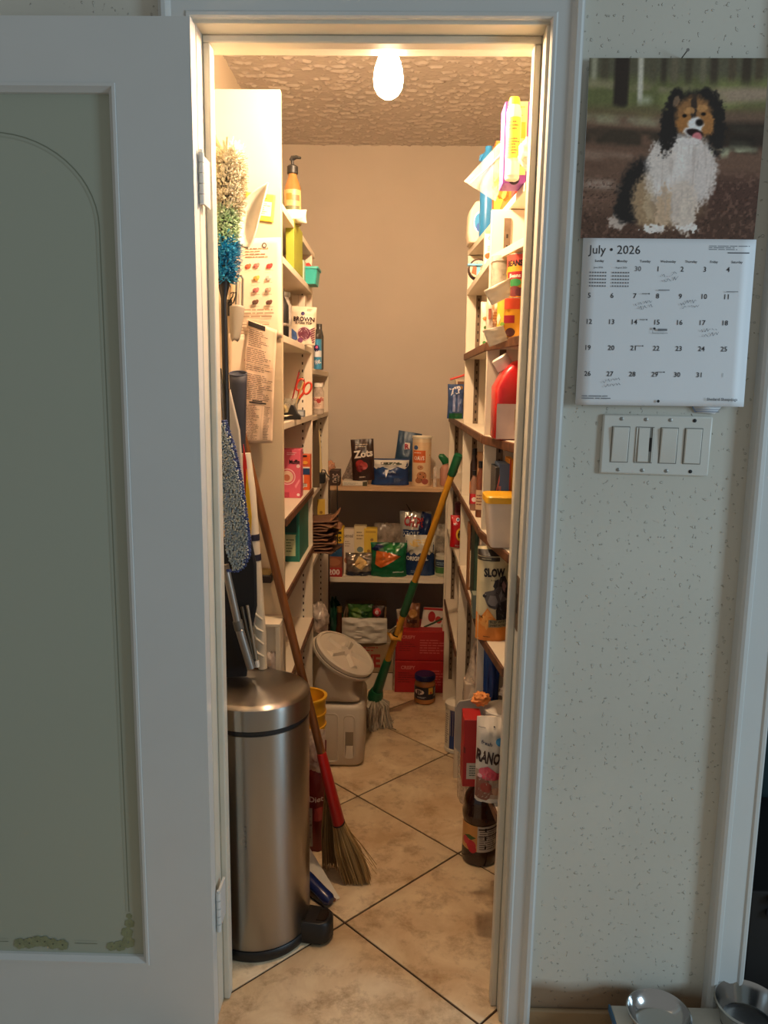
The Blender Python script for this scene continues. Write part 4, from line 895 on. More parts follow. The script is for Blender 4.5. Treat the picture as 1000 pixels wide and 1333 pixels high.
obj('chenille', fu, cp, world=True, kind='stuff', label='grey-green chenille tufts'); obj('fringe', fe, cp, world=True, kind='stuff', label='blue fringe')
obj('hanging_strap', MB().tube([at(292, 556, .278), at(289, 520, .30), at(287, 480, .34)], .003, BLK, 6), cp, world=True)
# in the low cabinet
cbx = thing('cardboard_box', 'brown cardboard box inside the low white cabinet', 'box', (-.43, .452, 0))
cbd = wood((138, 92, 54), (166, 116, 72), (2, 2, 40), .8)
obj('box_body', MB().box(-.11, .11, -.0, .040, .001, zc-.13, cbd), cbx)
obj('box_flap', MB().loft([[(-.10, -.001, zc-.15), (.11, -.001, zc-.15), (.11, -.001, zc-.131), (-.10, -.001, zc-.131)], [(-.09, -.014, zc-.152), (.10, -.014, zc-.15), (.11, -.002, zc-.130), (-.10, -.002, zc-.130)]], cbd), cbx)
pb = at(352, 866, .425)
ck = MB(); rn = random.Random(3)
def crumple(c, rx, ry, rz, m, seed=0, amp=.25, fr_=3):
    mb = MB(); 
    def f(u, v):
        th, ph = v*PI, u*2*PI; d = Vector((math.sin(th)*math.cos(ph), math.sin(th)*math.sin(ph), math.cos(th)))
        k = 1+amp*noise.noise(d*fr_+Vector((seed, 0, 0)))+amp*.5*noise.noise(d*fr_*3+Vector((seed, 5, 0))); return (c[0]+rx*k*d.x, c[1]+ry*k*d.y, c[2]+rz*k*d.z)
    mb.grid(f, 28, 18, m); return mb
o = recenter(obj('plastic_bag', crumple((pb.x, .428, pb.z), .022, .012, .034, film((225, 205, 190), .7), 4, .3), sharp=60)); tag(o, 'crumpled clear plastic bag wedged in the low white cabinet', 'plastic bag')
# ------------------------------------------------------------------ helpers for round packages
WHT = (232, 224, 210); CRM = (222, 206, 180); RED = (172, 28, 30); NAV = (30, 42, 92)
def jar(name, label, cat, loc, prof, col, parts=(), prints=None, pr=None, group=None, m=None, seg=40, rz=0, tilt=(0, 0)):
    t = thing(name, label, cat, loc, (tilt[0], tilt[1], rz), group)
    b_ = obj(cat.replace(' ', '_')+'_body', MB().lathe(prof, m or mat(col, .3), seg), t)
    for nm, pf, c_, *r_ in parts: obj(nm, MB().lathe(pf, c_ if not isinstance(c_, tuple) else mat(c_, .35), seg), t)
    if prints: decal(b_, pr, prints, curved=True)
    return t
BS1, BS2 = .9365, .5285
# ------------------------------------------------------------------ back wall, upper shelf
BG = 'snacks on the upper back shelf'
o = crumple(at(430, 602, 1.96), .022, .03, .030, film((230, 160, 120), .85), 2, .35); o = recenter(obj('snack_bag', o, sharp=60)); o.location.z = BS1+.036
tag(o, 'clear bag of orange snacks at the left end of upper back shelf', 'bag')
carton('snack_box', 'small dark brown box with white writing at left of upper back shelf', 'box', (429, 613, 442, 634), 1.865, .10, (62, 40, 32), [T('CHOC', .55, .5, .35, (200, 180, 160), 'c', .02, .9, PI/2), T('crisp', .85, .5, .16, (190, 170, 150), 'c', .01, .9, PI/2)], base=BS1)
bars = carton('flat_box', 'flat white box lying under the dark candy bag, upper back shelf', 'box', (446, 627, 478, 634), 1.868, .12, (212, 202, 186), [R(.82, 0, 1, 1, (70, 66, 40)), X(.05, .2, .78, .8, 2, (150, 150, 140))], base=BS1)
pouch('candy_bag', 'dark brown candy bag with white lettering standing on upper back shelf', 'bag', (459, 572, 489, 629), 1.90, .045, (52, 32, 26),
      [T('Zots', .52, .66, .17, (236, 226, 214), 'c', .04, .86, .08), X(.2, .80, .85, .90, 2, (190, 170, 150)), D(.36, .40, .20, (150, 40, 36)), D(.52, .36, .17, (170, 60, 50)), D(.34, .30, .15, (120, 30, 30)), X(.3, .06, .7, .12, 1, (190, 170, 150))], base=BS1+.020, rot=(0, -.06, .05), top=.3, seed=1, pinch=.05, gusset=.8)
pouch('clear_bag', 'small crinkled clear bag leaning left of the dark candy bag', 'plastic bag', (443, 594, 468, 630), 1.955, .04, (120, 100, 90), base=BS1, seed=9, m=film((150, 130, 120), .7), rot=(0, .4, 0), gusset=.4)
pouch('chip_bag', 'wide blue bag with white torn top lying on upper back shelf', 'bag', (483, 598, 533, 634), 1.895, .09, (34, 62, 112),
      [R(.0, .74, 1, .80, (222, 220, 214)), P([(0, .74), (.12, .62), (.3, .72), (.5, .60), (.7, .72), (.9, .62), (1, .74), (1, .95), (0, .95)], (218, 214, 206)), R(.25, .80, .8, .88, (60, 70, 60)), T('ORIGINAL', .5, .52, .07, (180, 190, 206), 'c', .02, .5), P([(.36, .60), (.47, .62), (.43, .45), (.39, .30)], (232, 232, 232)), X(.60, .12, .84, .30, 3, (110, 130, 160))], base=BS1, seed=4, top=.2, crinkle=.009, rough=.2, gusset=.8)
pouch('blue_pouch', 'plain dark blue pouch with pointed corner behind the oats canister', 'pouch', (509, 562, 540, 600), 2.05, .05, (36, 66, 96), base=BS1, seed=6, top=.5, rot=(0, .15, 0))
rC = .041; cx_ = at(549, 600, 1.93).x
h_ = at(549, 568, 1.90).z-BS1
jar('oats_canister', 'tall round cream oats canister with cookie picture, back shelf', 'canister', (cx_, 1.93, BS1), [(rC-.002, 0), (rC, .003), (rC, h_-.010), (rC-.001, h_-.010)], (226, 204, 172),
    [('lid', [(rC-.001, h_-.0098), (rC+.0035, h_-.009), (rC+.0035, h_-.001), (rC+.001, h_), (rC-.002, h_-.001), (rC-.003, h_-.004), (.001, h_-.004)], (232, 222, 200))],
    [R(.08, .0, .92, .93, (222, 190, 150), 12), R(.15, .50, .62, .76, (206, 96, 40), 12), T('OATS', .40, .60, .085, (240, 232, 220), 'c', .03, .36), X(.2, .69, .6, .73, 1, (240, 220, 200)), D(.28, .82, .085, (60, 90, 140), .9), D(.80, .66, .02, (190, 60, 40)),
     D(.5, .22, .17, (176, 116, 76), .9), D(.40, .12, .12, (150, 92, 60), .8), D(.62, .10, .12, (160, 80, 70), .8), D(.45, .26, .025, (70, 36, 26)), D(.56, .20, .025, (70, 36, 26)), D(.5, .14, .02, (70, 36, 26)), D(.60, .28, .02, (80, 30, 30)), D(.36, .18, .02, (70, 36, 26)), D(.45, .40, .10, (186, 130, 90), .8), D(.47, .41, .018, (70, 40, 30)), D(.40, .38, .014, (70, 40, 30))],
    cylw(rC, 0, h_-.012))
pk = thing('candy_tag', 'small red and white tag clipped on the rim of the oats canister', 'tag', at(530, 581, 1.885))
obj('tag_card', MB().prism([(-.012, -.014), (.012, -.012), (.014, .014), (-.008, .016)], -.0015, .0005, mat((226, 206, 200), .4)), pk); decal(pk, Surf(lambda u, v, e: (-.012+.024*u, -.0016-e, -.014+.028*v), .024, .028), [T('R', .5, .5, .75, (170, 40, 60), 'c', .05)])
gb = thing('spray_bottle', 'clear reddish bottle with green cap at the right of upper back shelf', 'bottle', (at(580, 620, 1.93).x, 1.93, BS1))
obj('bottle_body', MB().lathe([(.022, 0), (.025, .004), (.025, .072), (.018, .088), (.012, .092), (.012, .100)], mat((196, 140, 120), .3, var=.1), 32), gb)
obj('green_cap', MB().tube([(0, 0, .098), (-.004, 0, .112), (-.020, -.004, .130), (-.030, -.006, .134)], [.015, .017, .015, .008], mat((24, 104, 60), .4), 16), gb)
o = jar('clear_tube', 'slim clear plastic tube beside the oats canister on back shelf', 'tube', (at(566.5, 620, 1.87).x, 1.875, BS1), [(.007, 0), (.008, .003), (.008, .082), (.006, .086), (.001, .087)], WHT, m=film((230, 215, 200), .6), seg=20)
# ------------------------------------------------------------------ back wall, lower shelf
def back(Y0): return Y0
carton('sandwich_bag_box', 'blue and brown box numbered 200 at the left of lower back shelf', 'box', (424, 708, 446, 748), 1.862, .10, (150, 84, 56), [R(0, .62, 1, 1, (36, 78, 116)), R(0, 0, 1, .28, (176, 44, 40)), T('200', .52, .15, .17, (236, 220, 210), 'c', .03, .75), D(.5, .45, .42, (176, 110, 74), .55), X(.15, .70, .85, .9, 3, (120, 160, 180))], base=BS2, rz=-.04)
carton('trash_bag_box', 'yellow box lettered in black stacked on the blue 200 box', 'box', (432, 688, 447, 708.3), 1.870, .085, (222, 180, 40), [T('GS', .5, .30, .32, (30, 28, 26), 'c', .04, .8), R(.15, .62, .85, .80, (40, 36, 32)), X(.1, .85, .9, .95, 1, (90, 70, 30))], base=at(440, 708, 1.862).z+.001)
carton('cracker_box', 'white box with brown picture left of the yellow cartons, back shelf', 'box', (446, 689, 461, 726), 1.93, .05, (226, 212, 192), [T('oatmeal', .5, .86, .08, (90, 60, 40), 'c', .01, .8), D(.5, .30, .36, (170, 110, 76), .9), D(.45, .40, .2, (196, 140, 100)), X(.2, .6, .8, .75, 3, (170, 150, 130))], base=BS2)
carton('pasta_box', 'cream box with small blue drawing on the lower back shelf', 'box', (461, 685, 477, 724), 1.95, .05, (224, 204, 158), [D(.5, .5, .26, (110, 130, 130), .9), R(.1, .1, .5, .16, (190, 140, 60)), X(.2, .7, .9, .9, 3, (150, 130, 100)), P([(.2, .2), (.8, .35), (.8, .4), (.2, .26)], (120, 110, 90))], base=BS2)
carton('pasta_box', 'bright yellow box with small drawings beside the cream box', 'box', (474, 688, 491, 724), 1.94, .045, (230, 194, 74), [D(.6, .75, .12, (150, 120, 70)), D(.35, .5, .12, (180, 120, 50)), D(.7, .2, .12, (120, 140, 130)), R(.1, .9, .9, .95, (200, 160, 60))], base=BS2)
pouch('foil_bag', 'crumpled silver foil bag lying flat at left of lower back shelf', 'bag', (449, 722, 486, 743), 1.875, .08, (176, 164, 148), [R(0, .0, 1, .2, (40, 44, 60)), P([(.3, .5), (.5, .9), (.8, .6), (.6, .3)], (214, 176, 110))], base=BS2, seed=12, crinkle=.016, metal=.7, rough=.2, top=.5)
pouch('chip_bag', 'green bag with orange picture at the front of lower back shelf', 'bag', (482, 708, 530, 748), 1.868, .07, (22, 96, 58),
      [P([(.12, .38), (.16, .78), (.50, .74), (.84, .62), (.50, .40), (.3, .28)], (214, 110, 48)), P([(.35, .85), (.55, .98), (.85, .9), (.7, .7), (.45, .72)], (44, 130, 60)), P([(.0, .80), (.2, .98), (.38, .9), (.16, .76)], (26, 34, 70)), R(.62, .14, .92, .17, (180, 200, 180)), D(.42, .55, .12, (230, 140, 80), .4)], base=BS2, seed=7, crinkle=.012, rough=.22, top=.3, gusset=.9)
pouch('popcorn_bag', 'blue and white bag reading ORIGINAL on the lower back shelf', 'bag', (527, 698, 567, 748), 1.905, .07, (34, 56, 94),
      [P([(0, .52), (.1, .58), (.2, .52), (.3, .58), (.4, .52), (.5, .58), (.6, .52), (.7, .58), (.8, .52), (.9, .58), (1, .52), (1, 1), (0, 1)], (206, 200, 184)), D(.35, .82, .2, (212, 180, 110), .6), D(.68, .86, .14, (222, 196, 140), .6), T('ORIGINAL', .40, .44, .10, (230, 228, 220), 'c', .03, .74), X(.2, .06, .6, .14, 2, (120, 140, 170))], base=BS2, seed=8, crinkle=.010, rough=.22, top=.25, gusset=.9)
pouch('snack_bag', 'silver and navy bag with red lettering behind the ORIGINAL bag', 'bag', (520, 667, 562, 722), 2.00, .07, (196, 190, 178),
      [R(.1, .55, .75, .68, (40, 60, 100)), P([(.55, .6), (.7, 1), (1, .95), (1, .5), (.8, .45)], (30, 44, 84)), T('CHIPS', .44, .82, .16, (170, 50, 46), 'c', .05, .6, -.1), T('KETTLE', .36, .61, .08, (214, 214, 208), 'c', .02, .5), D(.3, .35, .3, (206, 180, 120), .5)], base=BS2+.02, seed=15, crinkle=.012, rough=.18, metal=.35, top=.3, gusset=.8)
pouch('clear_bag', 'large clear storage bag of scraps at the back of lower shelf', 'plastic bag', (487, 682, 524, 712), 2.10, .06, WHT, base=BS2, seed=19, m=film((200, 180, 160), .55), crinkle=.012)
pouch('clear_bag', 'limp clear bag behind the snack bags near the mop pole', 'plastic bag', (558, 683, 584, 746), 2.06, .05, WHT, base=BS2, seed=23, m=film((190, 176, 156), .5), crinkle=.010)
t_ = thing('dark_spatula', 'small dark curved strip sticking up behind the silver snack bag', 'kitchen tool', (at(532, 690, 2.06).x, 2.06, BS2))
obj('blade', MB().tube([at(541, 700, 2.07), at(534, 664, 2.07), at(529, 656, 2.07)], [.008, .008, .004], mat((40, 28, 22), .6), 10, flat=.3), t_, world=True)
xx = at(576, 730, 1.90)
jar('plastic_tub', 'translucent tub with blue and green label at right of back shelf', 'tub', (xx.x, 1.915, BS2), [(.026, 0), (.030, .004), (.031, .085), (.026, .092)], (176, 170, 146), [('lid', [(.0262, .0922), (.029, .093), (.029, .100), (.001, .101)], (206, 200, 184))],
    [R(.1, .52, .9, .92, (40, 60, 84), 12), R(.1, .16, .9, .50, (70, 118, 62), 12), X(.2, .6, .8, .8, 2, (150, 170, 180))], cylw(.0305, .004, .086), m=mat((186, 180, 156), .35))

# ------------------------------------------------------------------ on the floor at the back
gb = thing('oil_bottle', 'slim brown bottle in the dark at the back left floor', 'bottle', (at(442, 800, 1.97).x, 1.97, 0))
obj('bottle_body', MB().lathe([(.026, .0005), (.029, .006), (.029, .20), (.013, .27), (.011, .34)], mat((82, 50, 24), .15, clear=.5), 32), gb); obj('cap', MB().lathe([(.0125, .335), (.0125, .36), (.001, .361)], mat((170, 130, 70), .3, .5), 20), gb)
o = recenter(obj('green_bag', crumple((at(435, 800, 2.08).x, 2.06, .30), .05, .05, .09, mat((24, 76, 50), .5), 5, .3))); o.location.z = .001; o.scale.z = 1.9
tag(o, 'dark green bag slumped behind the slim bottle on the floor', 'bag')
Yb = 1.87
x0, x1, z0, z1 = face(447, 783, 502, 897, Yb)
lw = thing('carton', 'lower cardboard box with red lettering on the floor under the back shelf', 'box', ((x0+x1)/2, 1.97, 0))
cb2 = wood((128, 98, 66), (156, 122, 84), (2, 2, 40), .8)
o = obj('box_body', MB().box(at(450, 880, Yb).x-lw.location.x, at(512, 880, Yb).x-lw.location.x, -.10, .10, .001, at(480, 836, Yb).z, mat((170, 150, 120), .8)), lw, bev=.002)
fz_ = at(480, 836, Yb).z; wfl = at(512, 880, Yb).x-at(450, 880, Yb).x
decal(o, flat(wfl, fz_, -.10, x0=at(450, 880, Yb).x-lw.location.x), [R(.02, .0, .98, .36, (206, 196, 178)), R(.02, .40, .98, .95, (150, 124, 92)), T('LIVE', .45, .62, .26, (150, 36, 30), 'c', .04, .55), X(.15, .80, .8, .92, 2, (150, 40, 34)), X(.2, .42, .8, .5, 1, (120, 60, 44)), R(.0, .36, 1, .385, (90, 70, 50))], name='box_print')
up = thing('open_box', 'open box lined with a white bag holding green packets', 'box', ((x0+x1)/2, 1.96, fz_+.001))
h1 = at(475, 784, 1.99).z-fz_; wd2 = (x1-x0)/2
m_ = MB(); hf = at(475, 808, Yb).z-fz_
m_.box(-wd2, wd2, .06, .064, 0, h1, cb2); m_.box(-wd2, -wd2+.004, -.09, .06, 0, hf+.02, cb2); m_.box(wd2-.004, wd2, -.09, .06, 0, hf+.02, cb2); m_.box(-wd2, wd2, -.094, -.09, 0, hf, mat((196, 186, 168), .7)); m_.box(-wd2, wd2, -.09, .06, 0, .004, cb2)
obj('box_walls', m_, up)
lmb, _s = pouch_mesh(2*wd2+.012, hf+.012, .03, mat((204, 196, 182), .4, bump=.2, bscale=30), 31, .1, 0, crinkle=.012, gusset=1)
obj('bag_liner', lmb, up, loc=(0, -.095, .001), label='white plastic liner folded over the front')
pouch('green_packet', 'green leafy packet inside the open lined box on the floor', 'packet', (452, 789, 486, 812), 1.925, .07, (56, 96, 40), [D(.35, .6, .2, (96, 130, 54)), D(.7, .5, .16, (40, 80, 40))], base=fz_+hf-.035, seed=33, crinkle=.014)
pouch('red_packet', 'small dark packet with red mark inside the open lined box', 'packet', (484, 790, 501, 812), 1.92, .04, (60, 40, 34), [D(.4, .7, .3, (176, 40, 44)), D(.4, .7, .15, (220, 190, 190))], base=fz_+hf-.035, seed=35, crinkle=.006)
# two red cartons
rx0, rx1, rz0, rz1 = face(514, 861, 592, 903, 1.845)
rd = (168, 30, 30)
ri = [T('CRISPY', .22, .80, .11, (206, 120, 110), 'c', .03, .24), X(.05, .30, .36, .66, 5, (120, 14, 16), 3), X(.42, .22, .93, .74, 6, (206, 96, 88), 4), R(0, .97, 1, 1, (190, 50, 44))]
h2 = at(550, 861, 1.845).z
cA = carton('red_carton', 'lower red printed carton on the floor behind the peanut butter jar', 'box', (514, 861, 592, 903), 1.845, .20, rd, ri, base=.001, xs=(rx0, rx1), group='red cartons')
cB = carton('red_carton', 'upper red printed carton, stacked under the loose magazines', 'box', (516, 822, 589, 860), 1.850, .19, rd, ri, base=h2+.003, group='red cartons')
zt_ = h2+.003+(face(516, 822, 589, 860, 1.85)[3]-h2-.003)
def leafl(label, quad, Y, col, items, seed):
    o = sheet('magazine', label, 'magazine', quad, Y, col, items, wav=.004, thick=.004, seed=seed)
    return o
leafl('red and white magazine standing on the right of the red cartons', [(547, 820), (587, 823), (583, 792), (552, 790)], 1.92, (214, 204, 190), [D(.35, .62, .14, (180, 40, 40), 1.3), D(.6, .5, .12, (186, 50, 44)), P([(.1, .1), (.9, .62), (.9, .72), (.1, .18)], (40, 70, 40)), R(.0, .9, 1, 1, (170, 34, 34)), D(.8, .25, .1, (120, 150, 80))], 3)
leafl('magazine with red lettering leaning left on the red cartons', [(520, 818), (546, 819), (541, 790), (516, 793)], 1.91, (196, 186, 170), [D(.4, .3, .25, (150, 90, 60)), D(.65, .6, .2, (180, 40, 40)), X(.1, .7, .6, .9, 3, (120, 60, 50)), R(.5, .05, .95, .3, (70, 60, 50))], 5)
pouch('brown_packet', 'brown crumpled packet between the magazines above the red cartons', 'packet', (528, 786, 547, 816), 1.895, .03, (128, 80, 48), [D(.5, .6, .3, (180, 130, 70)), R(.1, .2, .8, .35, (70, 40, 30))], base=zt_, seed=41, crinkle=.008)
# peanut butter jar
pjx = at(553, 915, 1.72).x; r_ = .046
pj = jar('peanut_butter_jar', 'big peanut butter jar with blue lid on the floor tiles', 'jar', (pjx, 1.745, 0), [(r_-.008, .0005), (r_, .008), (r_+.001, .020), (r_-.001, .028), (r_-.001, .080), (r_, .090), (r_-.006, .102), (r_-.010, .106)], (160, 104, 56),
    [('lid', [(r_-.006, .1062), (r_-.001, .108), (r_-.001, .126), (r_-.004, .130), (.001, .1305)], (28, 30, 84))],
    [R(0, 0, 1, 1, (26, 26, 40), 14), D(.30, .60, .17, (220, 206, 190), .5), T('JIF', .30, .60, .30, (40, 30, 60), 'c', .05, .2), R(.60, .45, .76, .95, (214, 160, 50), 6), D(.68, .55, .035, (190, 60, 40)), X(.8, .2, .98, .9, 6, (200, 196, 190)), X(.25, .1, .6, .25, 2, (190, 190, 190))],
    cylw(r_-.001, .026, .082), m=mat((166, 108, 58), .22, clear=.4))
rb_ = MB()
for k in range(44): a = 2*PI*k/44; rb_.box(r_-.0012, r_-.0002, -.0012, .0012, .109, .125, mat((28, 30, 84), .4), Matrix.Rotation(a, 4, 'Z'))
obj('lid_ribs', rb_, [c for c in pj.children if c.name.startswith('lid')][0])

# ------------------------------------------------------------------ left shelves, first bay
A, B_, C_, D_, E_, F_, G_ = (ZL[k]+.0005 for k in 'ABCDEFG')
p = at(381, 240, .80)
so = thing('soap_bottle', 'amber pump bottle with dark pump on the top left shelf', 'bottle', (p.x, .80, A))
hS = at(381, 226, .80).z-A; r_ = .0245
obj('bottle_body', MB().lathe([(r_-.003, 0), (r_, .003), (r_, hS*.62), (r_-.001, hS*.72), (.013, hS*.93), (.012, hS)], mat((140, 94, 44), .2, clear=.4), 36), so)
so_b = so.children[0]
decal(so_b, cylw(r_, .002, hS*.7), [R(.1, .0, .9, .95, (170, 150, 100), 12), R(.25, .05, .8, .50, (92, 96, 66), 12), X(.3, .12, .75, .42, 4, (170, 166, 130)), R(.3, .66, .52, .84, (206, 116, 50), 6), R(.53, .64, .8, .80, (110, 92, 60), 6)], curved=True)
obj('collar', MB().lathe([(.0135, hS-.002), (.0155, hS), (.0155, hS+.018), (.012, hS+.021), (.001, hS+.021)], BLK, 24), so)
hp = MB(); hp.tube([(0, 0, hS+.02), (0, 0, hS+.036)], .0042, BLK, 10); hp.tube([(-.004, 0, hS+.034), (.0, 0, hS+.041), (.012, -.003, hS+.043), (.024, -.006, hS+.040)], [.006, .0075, .005, .003], BLK, 10); obj('pump_head', hp, so)
p = at(383, 279, .74)
o = pouch('folded_cloth', 'flat white folded cloth packet at the front of top left shelf', 'cloth packet', (352, 270, 398, 288), .735, .055, (238, 226, 204), base=None, seed=44, gusset=0, crinkle=.006, rough=.7); o.location.z = A; o.scale.z = 1; 
carton('yellow_binder', 'tall yellow-green binder on the second left shelf', 'binder', (372, 285, 383, 349), .735, .19, (146, 150, 44), [], base=B_, rz=0, side_items=None, seam=False)
tb = thing('teal_basket', 'small teal plastic basket at the end of second left shelf', 'basket', (at(401, 358, 1.06).x, 1.10, B_))
tl = mat((52, 164, 158), .4); w2, d2, hh = .031, .05, .052
bk_ = MB(); bk_.loft([rr(-w2*.8, w2*.8, -d2*.85, d2*.85, .006, 0), rr(-w2, w2, -d2, d2, .006, hh), rr(-w2+.003, w2-.003, -d2+.003, d2-.003, .005, hh), rr(-w2*.8+.003, w2*.8-.003, -d2*.85+.003, d2*.85-.003, .005, .004)], tl); obj('basket_body', bk_, tb)
obj('basket_rim', MB().loft([rr(-w2-.003, w2+.003, -d2-.003, d2+.003, .007, hh-.006), rr(-w2-.003, w2+.003, -d2-.003, d2+.003, .007, hh+.001), rr(-w2+.002, w2-.002, -d2+.002, d2-.002, .006, hh+.001), rr(-w2+.002, w2-.002, -d2+.002, d2-.002, .006, hh-.006)], tl), tb)
cbm = carton('clear_case', 'frosted clear plastic case beside the teal basket', 'case', (378, 338, 396, 366), 1.02, .05, (170, 190, 170), [X(.1, .3, .9, .7, 2, (120, 150, 140))], base=B_, rough=.25)
rdd = thing('red_scoop', 'red plastic piece poking from the teal basket', 'scoop', (at(398, 340, 1.08).x, 1.10, B_+.01)); obj('scoop_end', MB().prism([(-.016, .056), (.012, .036), (.018, .05), (.010, .060)], -.012, .0, mat((196, 44, 36), .4)), rdd, bev=.002); obj('shaft', MB().tube([(.005, -.006, .045), (.0, 0, .0)], .003, mat((196, 44, 36), .4), 8), rdd)
# brown sugar bag and neighbours
pouch('sugar_bag', 'brown sugar bag with purple circle on the left shelf at eye level', 'bag', (375, 398, 409, 451), .96, .05, (226, 208, 184),
      [T('BROWN', .56, .66, .115, (52, 34, 40), 'c', .04, .80), T('SUGAR TOP', .56, .555, .06, (52, 34, 40), 'c', .03, .74), D(.52, .80, .07, (70, 60, 110)), D(.60, .28, .26, (200, 170, 176)), D(.60, .28, .235, (104, 48, 66)), X(.66, .86, .9, .95, 2, (150, 130, 120)), P([(.0, .22), (.10, .40), (.30, .30), (.36, .12), (.1, .05)], (70, 96, 150)), D(.46, .1, .1, (110, 60, 100))]
      + [P([(.92-.02*k, .05+.05*k), (.99, .08+.06*k), (.99, .11+.06*k), (.90-.02*k, .08+.05*k)], (120, 60, 84)) for k in range(7)], base=C_, seed=50, top=.15, pinch=.02, gusset=.8, crinkle=.003, rot=(0, .05, 0))
t_ = thing('glass_carafe', 'clear glass jar with metal rim behind the brown sugar bag', 'jar', (at(373, 415, .80).x-.012, .80, C_))
obj('jar_body', MB().lathe([(.024, 0), (.027, .004), (.027, .10), (.020, .118), (.021, .128)], film((200, 190, 180), .55, .05), 32), t_); obj('jar_rim', MB().lathe([(.0215, .124), (.024, .125), (.024, .136), (.0215, .137)], mat((150, 150, 150), .2, .9), 32), t_)
t_ = thing('coil_whisk', 'dark bottle with silver rings at the back of the sugar shelf', 'bottle', (at(374, 400, .66).x-.02, .66, C_))
obj('bottle_body', MB().lathe([(.022, 0), (.024, .004), (.024, .085), (.012, .11), (.012, .13)], BLK, 28), t_); obj('ring', MB().lathe([(.0245, .03), (.0255, .034), (.0245, .038)], mat((190, 190, 190), .2, .9), 28), t_)
carton('white_card_box', 'plain pale box at the back of the brown sugar shelf', 'box', (380, 384, 397, 440), 1.08, .04, (206, 192, 172), [R(.48, .5, .52, 1, (170, 156, 140))], base=C_)
# scissors cup
cup = thing('tool_cup', 'clear cup of tools on the left shelf below the sugar', 'cup', (at(378, 520, .80).x, .80, D_))
obj('cup_body', MB().lathe([(.020, 0), (.024, .058), (.0225, .058), (.0185, .003)], film((190, 180, 160), .55), 28), cup)
scx = thing('scissors', 'scissors with red-orange handles standing in the tool cup', 'scissors', (cup.location.x, .80, D_+.004), (0, .42, 0))
ro = mat((206, 66, 40), .35); mtl = mat((170, 168, 164), .25, .9)
obj('blade', MB().loft([[(-.004, -.001, .0), (.004, -.001, .0), (.004, .001, 0), (-.004, .001, 0)], [(-.006, -.001, .07), (.006, -.001, .07), (.006, .001, .07), (-.006, .001, .07)]], mtl), scx)
for s_ in (-1, 1):
    c_ = Vector((s_*.012, 0, .098)); obj('finger_loop', MB().tube([c_+Vector((.010*math.cos(a), 0, .018*math.sin(a))) for a in [2*PI*k/18-PI/2 for k in range(19)]], .0032, ro, 8, caps=False), scx); obj('shank', MB().tube([(s_*.001, 0, .06), (s_*.008, 0, .084)], .0038, ro, 8), scx)
for lab, dx, rot_, c_, L_ in (('thin red pencil sticking up highest from the tool cup', -.006, .25, (150, 40, 34), .135), ('tan wooden skewer leaning right in the tool cup', .004, .34, (206, 170, 110), .11)):
    t_ = thing('pencil', lab, 'pencil', (cup.location.x+dx, .79, D_+.004), (0, rot_, 0)); obj('shaft', MB().tube([(0, 0, 0), (0, 0, L_)], .0022, mat(c_, .5), 8), t_); obj('point', MB().lathe([(.0022, L_), (.0004, L_+.009)], mat((70, 50, 40), .6), 8), t_)
td = thing('tape_dispenser', 'black desk tape dispenser at the front of the tools shelf', 'tape dispenser', (at(381, 525, .72).x, .735, D_))
obj('dispenser_body', MB().prism([(-.045, 0), (.022, 0), (.020, .012), (.012, .018), (.004, .040), (-.006, .042), (-.014, .020), (-.045, .016)], -.012, .012, BLK), td, bev=.002)
obj('tape_roll', MB().lathe([(.016, -.008), (.016, .008), (.009, .008), (.009, -.008)], film((220, 200, 150), .7), 24, M=Matrix.Translation((-.030, 0, .027)) @ Matrix.Rotation(PI/2, 4, 'X')), td)
for k, (y_, x_, rz_, lab) in enumerate(((.60, -.035, .1, 'bottom sheet of loose papers at the front of the tools shelf'), (.63, -.028, -.15, 'top crumpled sheet of the loose papers, tools shelf'))):
    mb = MB(); mb.grid(lambda u, v: (-.06+.12*u, -.09+.18*v, .003+.0045*k+.004*noise.noise(Vector((u*4+k*5, v*4, k)))+.004*u*u), 14, 14, mat((214, 196, 168), .7))
    o = obj('loose_paper', mb, loc=(-.375, y_, D_+.001), rot=(0, 0, rz_), thick=.0006); tag(o, lab, 'paper')
carton('staple_box', 'small grey-blue box on the shelf edge beside the papers', 'box', (386, 534, 396, 541), .93, .03, (120, 124, 130), [R(.1, .2, .9, .8, (170, 170, 170))], base=D_)
# pink box and orange box
carton('cereal_box', 'pink box with a round bowl picture on the left shelf', 'box', (352, 585, 391.5, 645), .905, .06, (222, 96, 116),
       [D(.56, .44, .27, (240, 190, 190)), D(.56, .44, .235, (214, 90, 110)), D(.56, .44, .20, (226, 190, 160)), D(.54, .42, .11, (190, 110, 80), 1.0), T('Muffin', .80, .75, .085, (50, 26, 30), 'c', .04, .34), D(.92, .66, .06, (240, 200, 200)), X(.55, .88, .95, .95, 2, (240, 190, 196)), P([(.80, .25), (.96, .40), (.98, .36), (.84, .20)], (240, 150, 160)), D(.92, .07, .05, (244, 220, 220)), R(.30, .02, .62, .12, (190, 60, 84))], base=E_)
carton('seasoning_box', 'orange and blue box squeezed right of the pink box', 'box', (391.5, 592, 403.5, 645), 1.10, .05, (222, 96, 44),
       [R(0, .44, 1, .62, (40, 66, 110)), R(0, .62, 1, .66, (230, 220, 210)), R(.0, .06, .35, .43, (232, 214, 190)), R(.1, .09, .7, .18, (226, 220, 210))] + [R(.12+.07*k, .1, .15+.07*k, .2, (40, 30, 30)) for k in range(8)] + [D(.5, .78, .3, (236, 170, 60), .6), R(.0, .94, .7, .99, (50, 26, 26))], base=E_)
